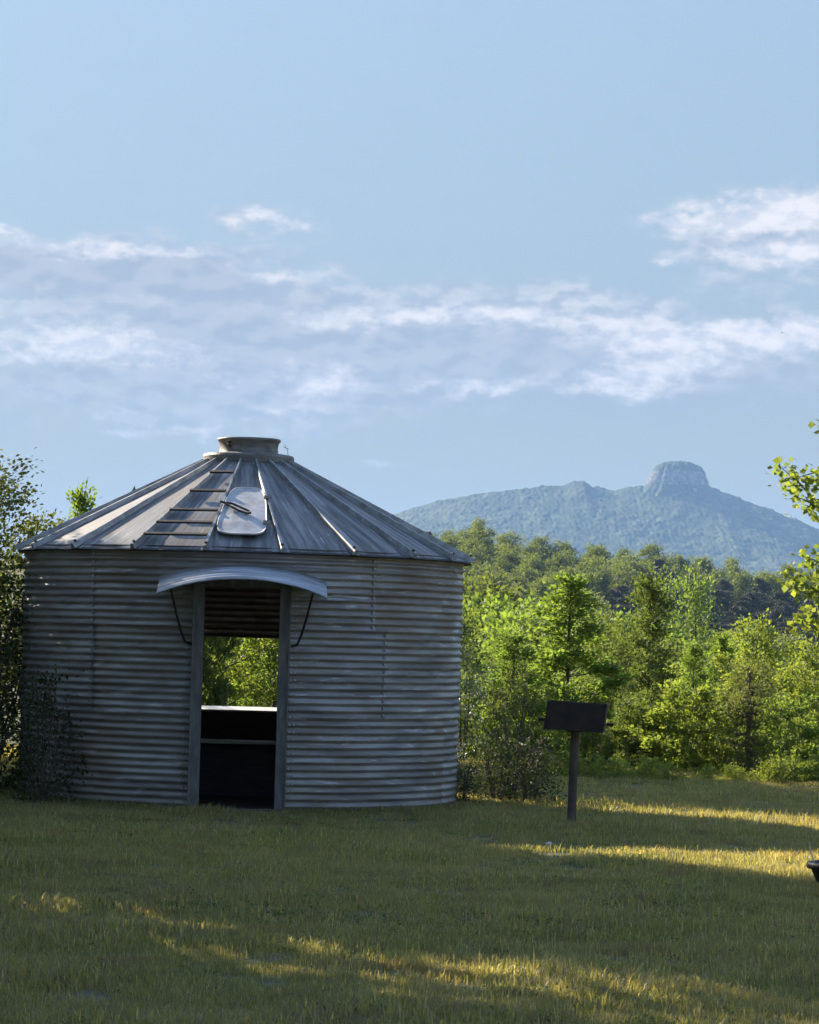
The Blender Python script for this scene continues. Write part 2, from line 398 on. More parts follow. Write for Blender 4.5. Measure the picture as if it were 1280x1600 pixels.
c = n.mix(n.mapr(st, 0.36, 0.64), (0.10, 0.088, 0.075), (0.36, 0.32, 0.28))
sp = n.new('ShaderNodeSeparateXYZ'); n.l.new(g.outputs['Normal'], sp.inputs[0])
veg = n.mapr(n.m('ADD', sp.outputs[2], n.m('MULTIPLY_ADD', k2, 0.9, -0.45)), 0.30, 0.50)
c = n.mix(veg, c, (0.050, 0.070, 0.026))
principled(n, out, c, 0.9, 0, 0.1, st, 0.7, 5.0)

# ------------------------------------------------------------------ terrain
MT_Y = 6500.0
def ridge_ground(x):
    return np.interp(x, [-200, 0, 10, 40, 80, 112, 200], [18, 19, 20, 17, 11, 9, 6])
def gz(x, y):
    x = np.asarray(x, float); y = np.asarray(y, float)
    z = -0.06 + 0.05 * fbm(x * 0.35, y * 0.35, 3, 3) * sstep(3, 8, y)
    z = z - 19 * sstep(36.5, 175, y)
    z = z + (ridge_ground(x) + 19) * sstep(330, 800, y) * (1 - sstep(830, 1500, y))
    z = z - 15 * sstep(900, 2500, y)
    z = z + 1.5 * fbm(x * 0.02, y * 0.02, 3, 9) * sstep(50, 200, y)
    return z
ys = np.concatenate([np.linspace(-150, 4, 12), np.linspace(5, 60, 111), np.geomspace(61, 12000, 120)])
xs = np.concatenate([-np.geomspace(6000, 16, 40), np.linspace(-15, 15, 61), np.geomspace(16, 6000, 40)])
XX, YY = np.meshgrid(xs, ys, indexing='ij')
V = np.stack([XX, YY, gz(XX, YY)], -1).reshape(-1, 3)
tag(mesh_obj('ground', np_mesh('ground', V, grid_faces(len(xs), len(ys)), M['ground'], smooth=True)), kind='structure')

# mountain with its rock knob
prof = [(200, 900), (400, 850), (560, 818), (600, 806), (640, 793), (690, 780), (740, 770), (800, 764), (850, 758), (880, 757), (898, 750), (912, 749), (926, 759), (960, 763), (1000, 757), (1060, 750),
        (1115, 760), (1130, 767), (1170, 781), (1210, 797), (1250, 812), (1280, 825), (1400, 870), (1700, 940)]
pp = [at(a_, b_ + 5, MT_Y) for a_, b_ in prof]
pX = np.array([-3500] + [p.x for p in pp] + [3500]); pZ = np.array([-35] + [p.z for p in pp] + [-35])
mx = np.concatenate([np.linspace(-3000, -150, 50), np.linspace(-140, 1000, 520), np.linspace(1020, 3000, 40)])
my = np.concatenate([np.linspace(MT_Y - 2300, MT_Y - 1150, 40), np.linspace(MT_Y - 1140, MT_Y + 60, 190), np.linspace(MT_Y + 80, MT_Y + 1800, 24)])
XX, YY = np.meshgrid(mx, my, indexing='ij')
d = (MT_Y - YY)
hs = np.interp(XX, np.delete(pX, [11, 12, 13, 14, 15, 16]), np.delete(pZ, [11, 12, 13, 14, 15, 16])); h = hs + (np.interp(XX, pX, pZ) - hs) * np.exp(-(d / 170.0) ** 2); wid = np.where(d > 0, 2000.0, 1500.0)
spur = 1 + 0.55 * fbm(XX / 420, YY / 900, 4, 21) * sstep(0, 500, np.abs(d))
t = np.clip(np.abs(d) / wid * spur, 0, 1)
Z = (h + 40) * (1 - t) ** 1.75 - 40 + 26 * fbm(XX / 130, YY / 160, 3, 5) * sstep(30, 400, np.abs(d))
b = domes(XX + 10 * fbm(XX / 30, YY / 30, 2, 71), YY, 10.5, 4); b2 = domes(XX, YY, 33.0, 8)
Z = Z + (2.5 + 6.0 * vnoise(XX / 22, YY / 30, 61)) * b + 3.0 * b2
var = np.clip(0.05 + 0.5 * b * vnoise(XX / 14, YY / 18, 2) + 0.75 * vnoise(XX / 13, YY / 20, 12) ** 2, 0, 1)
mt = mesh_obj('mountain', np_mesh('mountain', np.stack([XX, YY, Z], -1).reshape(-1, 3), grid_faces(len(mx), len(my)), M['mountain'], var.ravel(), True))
tag(mt, kind='structure')
kc = at(1060, 757, MT_Y - 25); nA, nR = 220, 56
ang = np.linspace(0, 2 * np.pi, nA, endpoint=False)
rr = np.concatenate([np.linspace(0, 0.80, 18), np.linspace(0.82, 1.0, 26), np.linspace(1.02, 1.3, 12)])
A, RR = np.meshgrid(ang, rr, indexing='ij')
lump = 1 + 0.10 * fbm(np.cos(A) * 3 + 5, np.sin(A) * 3 + 5, 4, 31) * 2
prz = np.interp(rr, [0, 0.3, 0.55, 0.72, 0.84, 0.90, 0.96, 1.0, 1.15, 1.3], [49, 47, 42, 36, 29, 17, 5, -2, -16, -32])
ZZ = np.broadcast_to(prz, RR.shape) + 7 * fbm(A * 9, RR * 6, 4, 41) * np.interp(RR, [0, .5, .9, 1.3], [.3, .7, 1, .5]) + 4.5 * domes(RR * 72 * np.cos(A), RR * 60 * np.sin(A), 11.0, 6) * (RR < 0.8)
rad = RR * lump + 0.05 * fbm(A * 14, ZZ * 0.12, 4, 51) * (RR > 0.8)
V = np.stack([rad * 70 * np.cos(A), rad * 62 * np.sin(A), ZZ], -1).reshape(-1, 3)
i = np.arange(nA)[:, None] * nR + np.arange(nR - 1)[None, :]; i2 = ((np.arange(nA) + 1) % nA)[:, None] * nR + np.arange(nR - 1)[None, :]
knob = mesh_obj('rock_knob', np_mesh('rock_knob', V, np.stack([i, i + 1, i2 + 1, i2], -1).reshape(-1, 4), M['rock'], smooth=False), mt, kc)

# ------------------------------------------------------------------ grain bin
BX = at(377, 1100, 29).x; BY = 29.0; BR = 2.15; EZ = 2.36
binr = empty('grain_bin', (BX, BY, 0), R(2.7))
tag(binr, 'round corrugated metal grain bin with conical roof, standing open on the lawn', 'grain bin')
COR = 0.0678
def sheet(a0, a1, z0, z1, roff, holes, seed):
    """angles in degrees from the door (door faces the camera, positive to the right)"""
    cuts = sorted({a0, a1} | {q for hh in holes for q in hh[:2] if a0 < q < a1})
    aa = []
    for p_, q_ in zip(cuts[:-1], cuts[1:]): aa += list(np.linspace(p_, q_, max(2, int((q_ - p_) / 2.2) + 1)))[:-1]
    aa = np.array(aa + [a1])
    zc = sorted({z0, z1} | {q for hh in holes for q in hh[2:] if z0 < q < z1}); zz = []
    for p_, q_ in zip(zc[:-1], zc[1:]): zz += list(np.linspace(p_, q_, max(2, int((q_ - p_) / (COR / 8)) + 1)))[:-1]
    zz = np.array(zz + [z1])
    Aa, Zz = np.meshgrid(np.radians(aa), zz, indexing='ij')
    r = BR + roff + 0.0098 * np.cos(2 * np.pi * Zz / COR) + 0.009 * fbm(Aa * 3 + 7, Zz * 2.2, 3, seed)
    Vv = np.stack([r * np.sin(Aa), -r * np.cos(Aa), Zz + 0.008 * fbm(Aa * 4, Zz, 2, seed + 9)], -1).reshape(-1, 3)
    uv = np.stack([Aa * BR + seed * 3.1, Zz], -1).reshape(-1, 2)
    fc = grid_faces(len(aa), len(zz)); ca = (aa[:-1] + aa[1:]) / 2; cz = (zz[:-1] + zz[1:]) / 2
    keep = np.ones((len(ca), len(cz)), bool)
    for h0, h1, k0, k1_ in holes:
        keep &= ~(((ca > h0) & (ca < h1))[:, None] & ((cz > k0) & (cz < k1_))[None, :])
    fc = fc[keep.ravel()]
    used = np.unique(fc); mp = np.full(len(Vv), -1); mp[used] = np.arange(len(used))
    o = mesh_obj('wall_sheet', np_mesh('wall_sheet', Vv[used], mp[fc], M['wall_metal'], smooth=True, uv=uv[used]), binr)
    return o
DOOR_A = math.degrees(math.asin(0.42 / BR))
HOLES = [(-DOOR_A, DOOR_A, -1, 2.0), (180 - 30, 180 + 30, 0.76, 1.52)]
DA = DOOR_A + 0.8
tiers = [(-0.105, 0.835, [DA, 64, 120, 176, 232, 288, 360 - DA]), (0.815, 1.645, [DA, 38, 104, 176, 248, 320, 360 - DA]), (1.625, EZ, [-40, 34, 106, 178, 250, 320])]
k = 0
for ti, (z0, z1, seams) in enumerate(tiers):
    for s0, s1 in zip(seams[:-1], seams[1:]):
        k += 1
        sheet(s0 - 0.8, s1 + 0.8, z0, z1, 0.010 * (k % 2) + 0.005 * ti, HOLES, 10 + k)

def pol(a, r, z):          # a in degrees, 0 = towards the camera
    return Vector((r * math.sin(R(a)), -r * math.cos(R(a)), z))
# bolt heads beside the door and along the seams
mb = MB()
def bolt(a, z, rr_=BR + 0.022, s=0.014):
    rot = Matrix.Rotation(R(a), 3, 'Z'); mb.box(pol(a, rr_, z), (s * 1.6, 0.012, s * 1.6), rot)
for kz in range(1, 29):
    z = kz * COR + 0.004
    for a_ in (-DOOR_A - 1.1, -DOOR_A - 2.1, DOOR_A + 1.1, DOOR_A + 2.1): bolt(a_, z)
for z in np.arange(1.66, 2.33, COR): bolt(-40, z); bolt(34, z)
for z in np.arange(0.84, 1.62, COR): bolt(-40, z); bolt(38, z)
o = mb.build('bolt_heads', M['galv_plain'], binr); tag(o, kind='stuff')

# door frame: two folded sheet jambs and a lintel
jy = -math.sqrt(BR ** 2 - 0.42 ** 2)
for s in (-1, 1):
    mb = MB()
    mb.box((s * 0.392, jy - 0.02, 0.96), (0.096, 0.11, 2.12))
    jo = mb.build('door_jamb', M['jamb_metal'], binr, bevel=0.004)
    MB().box((s * 0.441, jy - 0.045, 0.96), (0.010, 0.10, 2.13)).build('jamb_flange', M['old_zinc'], jo)
MB().box((0, jy - 0.02, 2.0 + 0.03), (0.69, 0.10, 0.06)).build('lintel', M['jamb_metal'], binr, bevel=0.004)
MB().box((0, jy + 0.01, -0.055), (0.69, 0.12, 0.05)).build('door_sill', M['jamb_metal'], binr)
# inside: slab, rear opening with its white sill board and dark lining
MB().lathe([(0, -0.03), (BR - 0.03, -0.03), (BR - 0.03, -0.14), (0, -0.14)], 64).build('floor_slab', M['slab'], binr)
def arc_board(a0, a1, r0, r1, z0, z1, n=20):
    mb = MB(); v = []; f = []
    for i_ in range(n + 1):
        a_ = a0 + (a1 - a0) * i_ / n
        v += [pol(a_, r0, z0), pol(a_, r1, z0), pol(a_, r1, z1), pol(a_, r0, z1)]
    for i_ in range(n):
        for q in range(4): f.append((i_ * 4 + q, i_ * 4 + (q + 1) % 4, i_ * 4 + 4 + (q + 1) % 4, i_ * 4 + 4 + q))
    f += [(3, 2, 1, 0), tuple(n * 4 + q for q in range(4))]
    mb.add(v, f); return mb
mb = arc_board(149, 211, BR - 0.15, BR + 0.05, 0.741, 0.755)
mb.v = [(x_, y_, z_ + 0.16 * (math.hypot(x_, y_) - BR + 0.17)) for x_, y_, z_ in mb.v]
mb.build('window_sill', M['white_board'], binr)
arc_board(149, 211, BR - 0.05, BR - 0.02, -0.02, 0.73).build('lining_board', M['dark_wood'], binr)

# roof: twenty tapered panels with folded ribs
RE, EAVE_Z, RT, TOP_Z = 2.235, 2.335, 0.40, 3.27
NP_ = 20; STEP = 360 / NP_
def roof_pt(a, t, lift=0.0):
    """t 0 at the eave, 1 at the cap"""
    r = RE + (RT - RE) * t; z = EAVE_Z + (TOP_Z - EAVE_Z) * t
    sl_ = math.atan2(TOP_Z - EAVE_Z, RE - RT)
    return pol(a, r + lift * math.sin(sl_), z + lift * math.cos(sl_))
panels = {}
for i_ in range(NP_):
    ac = i_ * STEP if i_ <= NP_ // 2 else i_ * STEP - 360
    nu, nv = 9, 15; V = []; uv = []
    for u_ in range(nu):
        for v_ in range(nv):
            q = u_ / (nu - 1) * 2 - 1; t_ = v_ / (nv - 1)
            # flat panel between the ribs (chord), slight oil-canning
            pa = roof_pt(ac - STEP / 2, t_); pb = roof_pt(ac + STEP / 2, t_)
            p_ = pa.lerp(pb, (q + 1) / 2)
            p_.z += 0.012 * float(fbm(np.array(q * 1.5 + i_ * 7), np.array(t_ * 3.0), 3, i_)) + (-0.012 if v_ == 0 else 0)
            V.append(p_); uv.append((q * 0.3 * (1 - 0.7 * t_) + i_ * 2.3, t_ * 2.05))
    po = mesh_obj('roof_panel', np_mesh('roof_panel', np.array([tuple(p_) for p_ in V]), grid_faces(nu, nv), M['roof_metal'], smooth=True, uv=np.array(uv)), binr)
    panels[ac] = po
    # rib on the panel's right-hand seam
    ar = ac + STEP / 2
    mb = MB(); v = []; f = []
    tz = Vector((math.cos(R(ar)), math.sin(R(ar)), 0)); m_ = 14
    for j in range(m_ + 1):
        t_ = j / m_ * 0.985
        hh = 0.046 * (1 - 0.25 * t_); w_ = 0.026 * (1 - 0.4 * t_)
        c0_ = roof_pt(ar, t_ - (0.012 if j == 0 else 0), -0.004); c1_ = roof_pt(ar, t_ - (0.012 if j == 0 else 0), hh)
        v += [c0_ - tz * w_, c1_ - tz * w_ * 0.45, c1_ + tz * w_ * 0.45, c0_ + tz * w_]
    for j in range(m_):
        for q in range(4): f.append((j * 4 + q, j * 4 + (q + 1) % 4, j * 4 + 4 + (q + 1) % 4, j * 4 + 4 + q))
    f += [(3, 2, 1, 0), tuple(m_ * 4 + q for q in range(4))]
    mb.add(v, f); rb = mb.build('roof_rib', M['galv_plain'], po)
    MB().tube([roof_pt(ar, 0.012, 0.035), roof_pt(ar, 0.012, 0.062)], 0.014, 6).build('bolt', M['dark_steel'], po)
# drip edge under the eave
MB().lathe([(RE - 0.02, EAVE_Z - 0.004), (RE + 0.004, EAVE_Z - 0.02), (RE - 0.004, EAVE_Z - 0.032), (BR - 0.01, EAVE_Z - 0.03)], 80).build('drip_edge', M['dark_steel'], binr)
# ladder rungs bolted rib to rib on the panel left of the hatch
LP = panels[-18.0]
for t_ in (0.095, 0.225, 0.36, 0.575, 0.79):
    a_ = roof_pt(-26.5, t_, 0.052); b_ = roof_pt(-9.5, t_, 0.052)
    dv = (b_ - a_); L = dv.length; dv.normalize()
    up = (roof_pt(-18, t_ + 0.1) - roof_pt(-18, t_)).normalized(); nz = dv.cross(up)
    rot = Matrix((dv, up, nz)).transposed()
    MB().box((a_ + b_) / 2, (L, 0.034, 0.018), rot).build('ladder_rung', M['dark_steel'], LP)
# hatch lid on the panel above the door
HP = panels[0.0]
def hp(u_, t_, lift):      # u in metres across the panel, t up the slope
    p_ = roof_pt(-STEP / 2, t_, lift).lerp(roof_pt(STEP / 2, t_, lift), 0.5); return p_ + Vector((u_, 0, 0))
out_ = []
T0, T1 = 0.115, 0.64
for q in range(56):
    a_ = 2 * math.pi * q / 56; cx_, cy_ = math.cos(a_), math.sin(a_)
    e_ = 0.44
    sx = math.copysign(abs(cx_) ** e_, cx_); sy = math.copysign(abs(cy_) ** (0.42 if cy_ < 0 else 0.6), cy_)
    t_ = (T0 + T1) / 2 + sy * (T1 - T0) / 2
    wl = np.interp(t_, [T0, T1], [0.285, 0.155]); wr = np.interp(t_, [T0, T1], [0.215, 0.19])
    out_.append((sx * (wl if sx < 0 else wr) - 0.005, t_))
mb = MB()
def lift(t_): return np.interp(t_, [T0, T1], [0.050, 0.034])
rings = [[hp(u_ * s_, (t_ - 0.385) * s_ + 0.385, l_ if l_ < 0.01 else lift(t_) + l_ - 0.1) for u_, t_ in out_] for s_, l_ in ((0.97, 0.088), (1.0, 0.09), (1.0, 0.101), (0.985, 0.104), (0.945, 0.096), (0.5, 0.098))]
nn = 56; v = [p_ for r_ in rings for p_ in r_]; f = [(a_ * nn + q, a_ * nn + (q + 1) % nn, (a_ + 1) * nn + (q + 1) % nn, (a_ + 1) * nn + q) for a_ in range(5) for q in range(nn)]
f.append(tuple(5 * nn + q for q in range(nn)))
f.append(tuple(range(nn))[::-1])
mb.add(v, f); hatch = mb.build('hatch_lid', M['hatch_metal'], HP, smooth=False)
mb = MB(); rg = [[hp(u_ * 0.84, (t_ - 0.385) * 0.86 + 0.385, l_ if l_ < 0 else lift(t_) - 0.03) for u_, t_ in out_] for l_ in (-0.01, 1)]
mb.add(rg[0] + rg[1], [(q, (q + 1) % nn, nn + (q + 1) % nn, nn + q) for q in range(nn)]); mb.build('hatch_collar', M['jamb_metal'], HP)
for t_ in (0.24, 0.52):
    a_ = hp(0.205, t_, lift(t_) + 0.012); MB().box(a_, (0.075, 0.045, 0.03)).build('hinge', M['galv_plain'], HP)
hd = [hp(-0.245, 0.435, 0.07), *[hp(a_, b_, lift(b_) + 0.022) for a_, b_ in ((-0.20, 0.432), (-0.13, 0.425), (-0.03, 0.375), (0.03, 0.345), (0.045, 0.325), (0.02, 0.318), (-0.06, 0.345), (-0.13, 0.385), (-0.20, 0.428))]]
MB().tube(hd, 0.011, 6).build('latch_handle', M['dark_steel'], HP)
# cap: flared base ring and fill collar
cap = MB().lathe([(0.33, 3.225), (0.445, 3.232), (0.452, 3.25), (0.452, 3.312), (0.44, 3.332), (0.36, 3.345), (0.30, 3.345)], 56).build('cap_ring', M['old_zinc'], binr, smooth=True)
cap.data.polygons.foreach_set('use_smooth', [False] * len(cap.data.polygons))
MB().lathe([(0.30, 3.34), (0.291, 3.352), (0.288, 3.41), (0.293, 3.442), (0.303, 3.462), (0.314, 3.472), (0.314, 3.489), (0.303, 3.497), (0.285, 3.493), (0.28, 3.472), (0.0, 3.476)], 56).build('fill_collar', M['old_zinc'], cap, smooth=True)
MB().tube([pol(-38, 0.29, 3.45), pol(-38, 0.318, 3.44), pol(-38, 0.325, 3.425), pol(-38, 0.30, 3.40), pol(-38, 0.29, 3.40)], 0.011, 6).build('clasp', M['dark_steel'], cap)
MB().tube([pol(78, 0.40, 3.34), pol(78, 0.385, 3.40), pol(80, 0.365, 3.42), pol(80, 0.36, 3.45)], 0.0025, 5).tube([pol(76, 0.35, 3.42), pol(84, 0.40, 3.405)], 0.0025, 5).build('wire_tie', M['dark_steel'], cap)

# arched canopy over the door
nu, nv = 49, 9; V = []; uv = []
HW = 0.765
for u_ in range(nu):
    q = u_ / (nu - 1) * 2 - 1
    for v_ in range(nv):
        t_ = v_ / (nv - 1)          # 0 at the wall, 1 at the front edge
        x_ = q * HW
        yw = -math.sqrt((BR + 0.02) ** 2 - x_ ** 2)
        y_ = yw + t_ * ((-BR - 0.62) - yw)
        z_ = 2.185 - 0.135 * q * q - 0.115 * t_ - 0.02 * t_ * t_ + 0.004 * math.cos(t_ * 2 * math.pi * 7) + 0.006 * float(fbm(np.array(q * 3), np.array(t_ * 2.), 3, 77))
        V.append((x_, y_, z_)); uv.append((x_, t_ * 0.6))
nv2 = 57
V = []; uv = []
for u_ in range(nu):
    q = u_ / (nu - 1) * 2 - 1
    for v_ in range(nv2):
        t_ = v_ / (nv2 - 1); x_ = q * HW
        yw = -math.sqrt((BR + 0.02) ** 2 - x_ ** 2); y_ = yw + t_ * ((-BR - 0.62) - yw)
        z_ = 2.19 - (0.095 + 0.03 * t_) * q * q - 0.03 * q ** 4 - 0.115 * t_ - 0.02 * t_ * t_ + 0.0095 * math.cos(t_ * 2 * math.pi * 6) + 0.010 * float(fbm(np.array(q * 3 + 3), np.array(t_ * 2.), 3, 77))
        V.append((x_, y_, z_)); uv.append((x_, t_ * 0.6))
canopy = mesh_obj('door_canopy', np_mesh('door_canopy', np.array(V), grid_faces(nu, nv2), M['canopy_metal'], smooth=True, uv=np.array(uv)), binr)
edge = [V[u_ * nv2 + nv2 - 1] for u_ in range(nu)]
MB().tube([(x_, y_ - 0.002, z_ - 0.006) for x_, y_, z_ in edge], 0.009, 6).build('canopy_edge', M['galv_plain'], canopy)
for s in (-1, 1):
    e_ = Vector(edge[4] if s < 0 else edge[-5]); w_ = pol(s * (DOOR_A + 2.4), BR + 0.02, 1.46)
    mid = e_.lerp(w_, 0.5) + Vector((s * 0.010, 0, 0.0))
    MB().tube([e_ + Vector((0, 0.02, -0.01)), e_.lerp(w_, 0.28) + Vector((s * 0.006, 0, 0)), mid, e_.lerp(w_, 0.78) + Vector((s * 0.008, 0, 0)), w_ + Vector((0, -0.02, 0.02)), w_ - Vector((s * 0.06, -0.01, 0))], 0.011, 6).build('canopy_brace', M['dark_steel'], canopy)

# bench inside, seen through the door
bench = empty('bench', (BX, BY, 0))
tag(bench, 'weathered plank bench inside the grain bin, seen through the doorway', 'bench')
v = []; f = []
mb = MB(); nb = 24
for i_ in range(nb + 1):
    x_ = -0.9 + 1.8 * i_ / nb; s_ = 0.010 * math.cos((x_ + 0.1) * 2.6)
    v += [(x_, -0.22, 0.492 - s_ * 0.7), (x_, 0.10, 0.495), (x_, 0.10, 0.516), (x_, -0.22, 0.508 + s_ * 0.3)]
for i_ in range(nb):
    for q in range(4): f.append((i_ * 4 + q, i_ * 4 + (q + 1) % 4, i_ * 4 + 4 + (q + 1) % 4, i_ * 4 + 4 + q))
f += [(3, 2, 1, 0), tuple(nb * 4 + q for q in range(4))]
mb.add(v, f); mb.build('seat', M['plank'], bench)
for x_ in (-0.75, 0.75): MB().box((x_, -0.06, 0.225), (0.05, 0.26, 0.51)).build('leg', M['dark_wood'], bench)
MB().box((0, -0.04, 0.225), (1.44, 0.03, 0.50)).build('apron', M['dark_wood'], bench)

# ------------------------------------------------------------------ park grill on its post
GP = at(893, 1281, 26.0); gx_, gy_ = GP.x, 26.0
grill = empty('park_grill', (gx_, gy_, 0), R(-6))
tag(grill, 'black steel park grill on a single post, standing on the lawn right of the bin', 'grill')
MB().tube([(0, 0, -0.16), (0.004, 0, 0.3), (0.012, 0, 0.80)], [0.041, 0.039, 0.037], 14).build('post', M['post_steel'], grill)
tilt = Matrix.Rotation(R(2.2), 3, 'Y'); gc = Vector((0.02, 0, 0.92))
def gb(c, d, name, parent, mat='rusty_black', shear=None):
    mb = MB(); mb.box((0, 0, 0), d)
    mb.v = [tuple(gc + tilt @ (Vector(p_) + Vector(c) + Vector((0.09 * (p_[2] + c[2]), 0, 0)))) for p_ in mb.v]
    return mb.build(name, M[mat], parent, bevel=0.003)
gb((0, 0.19, 0), (0.50, 0.012, 0.25), 'front_plate', grill)
gb((0, -0.19, 0), (0.50, 0.012, 0.25), 'back_plate', grill)
for s in (-1, 1): gb((s * 0.256, 0, 0), (0.012, 0.40, 0.254), 'side_plate', grill)
gb((0, 0, -0.119), (0.496, 0.366, 0.012), 'floor_plate', grill)
MB().box((0.01, 0, 0.79), (0.13, 0.16, 0.012)).build('mounting_plate', M['rusty_black'], grill)
for k in range(9): gb((-0.22 + k * 0.055, 0, 0.10), (0.010, 0.36, 0.010), 'grate_bar', grill)
for s in (-1, 1):
    mb = MB(); z_ = -0.045 if s < 0 else -0.05
    mb.tube([gc + tilt @ Vector((s * 0.24, -0.05, z_)), gc + tilt @ Vector((s * 0.33, -0.05, z_))], 0.007, 6)
    mb.tube([gc + tilt @ Vector((s * 0.275, -0.05, z_)), gc + tilt @ Vector((s * 0.33, -0.05, z_))], 0.014, 8)
    mb.build('handle', M['rusty_black'], grill)

# planter at the right edge
PB = at(1318, 1372, 20.0)
pot = empty('planter_bowl', (PB.x, 20.0, -0.05)); tag(pot, 'dark wide rimmed planter bowl cut by the right edge of the lawn', 'planter')
MB().lathe([(0.0, 0.01), (0.15, 0.0), (0.165, 0.02), (0.215, 0.125), (0.22, 0.14), (0.245, 0.142), (0.25, 0.155), (0.25, 0.182), (0.235, 0.186), (0.225, 0.175), (0.215, 0.15), (0.0, 0.145)], 48).build('bowl', M['pot'], pot, smooth=True)
MB().lathe([(0.12, 0.0), (0.205, 0.0), (0.21, 0.018), (0.12, 0.016)], 40, closed=True).build('saucer', M['terracotta'], pot)
MB().tube([(-0.19, 0, 0.15), (-0.22, 0, 0.24), (-0.235, 0, 0.32)], [0.005, 0.004, 0.003], 5).build('stem', M['plank'], pot)
# pale stone in the grass, bird in the sky
bm = bmesh.new(); bmesh.ops.create_icosphere(bm, subdivisions=2, radius=0.02)
for v_ in bm.verts: v_.co = Vector((v_.co.x * 1.3, v_.co.y, v_.co.z * 0.7)) * (1 + 0.3 * math.sin(v_.co.x * 200) * math.cos(v_.co.y * 170))
me = bpy.data.meshes.new('pale_stone'); bm.to_mesh(me); bm.free(); me.materials.append(M['stone_white'])
sp_ = at(858, 1309, 23.3); so = mesh_obj('pale_stone', me, None, (sp_.x, 23.3, -0.02)); tag(so, 'small pale stone in the sunlit grass near the grill', 'stone')
bp = at(1222, 520, 150)
bird = MB(); bird.tube([(-0.09, 0, 0), (-0.05, 0, 0.005), (0, 0, 0.01), (0.05, 0, 0.006), (0.085, 0, 0.012)], [0.004, 0.014, 0.02, 0.014, 0.003], 8)
bird.add([(-0.03, 0.01, 0.012), (0.03, 0.01, 0.014), (0.01, 0.08, 0.045), (-0.035, 0.15, 0.03), (-0.04, 0.07, 0.035)], [(0, 1, 2, 4), (4, 2, 3)])
bird.add([(-0.03, -0.01, 0.012), (0.03, -0.01, 0.014), (0.01, -0.08, 0.045), (-0.035, -0.15, 0.03), (-0.04, -0.07, 0.035)], [(4, 2, 1, 0), (3, 2, 4)])
bo = bird.build('bird', M['bird'], None, loc=bp); bo.rotation_euler = (0, 0, R(60)); tag(bo, 'tiny dark bird flying against the cloud at upper right', 'bird')

# ------------------------------------------------------------------ trees and shrubs
def leaf_geo(P_, D, size, rng, upb=0.6, fold=0.25, aspect=0.62):
    N = len(P_)
    D = D + rng.normal(0, 0.7, (N, 3)); D[:, 2] -= 0.15
    D /= np.linalg.norm(D, axis=1, keepdims=True) + 1e-9
    U_ = rng.normal(0, 1, (N, 3)); U_[:, 2] += upb * 2
    S = np.cross(D, U_); S /= np.linalg.norm(S, axis=1, keepdims=True) + 1e-9
    Nn = np.cross(S, D)
    L = (size * rng.uniform(0.65, 1.3, N))[:, None]
    b = P_ - D * L * 0.5; t_ = P_ + D * L * 0.5
    l = P_ - S * L * aspect * 0.5 + Nn * L * fold * 0.4; r = P_ + S * L * aspect * 0.5 + Nn * L * fold * 0.4
    V = np.stack([b, l, t_, r], 1).reshape(-1, 3)
    i0 = np.arange(N)[:, None] * 4
    Fc = np.concatenate([i0 + np.array([0, 2, 1]), i0 + np.array([0, 3, 2])], 1).reshape(-1, 3)
    return V, Fc, np.repeat(rng.random(N), 4)
SHAPES = {
    'cone':  ([0, .12, .35, .7, .9, 1], [.55, .95, 1.0, .55, .25, .04]),
    'round': ([0, .15, .45, .75, .92, 1], [.45, .85, 1.0, .82, .5, .12]),
    'bush':  ([0, .1, .4, .7, .9, 1], [.75, .95, 1.0, .85, .55, .2]),
    'spire': ([0, .1, .3, .6, .85, 1], [.7, 1.0, .85, .5, .22, .03]),
}
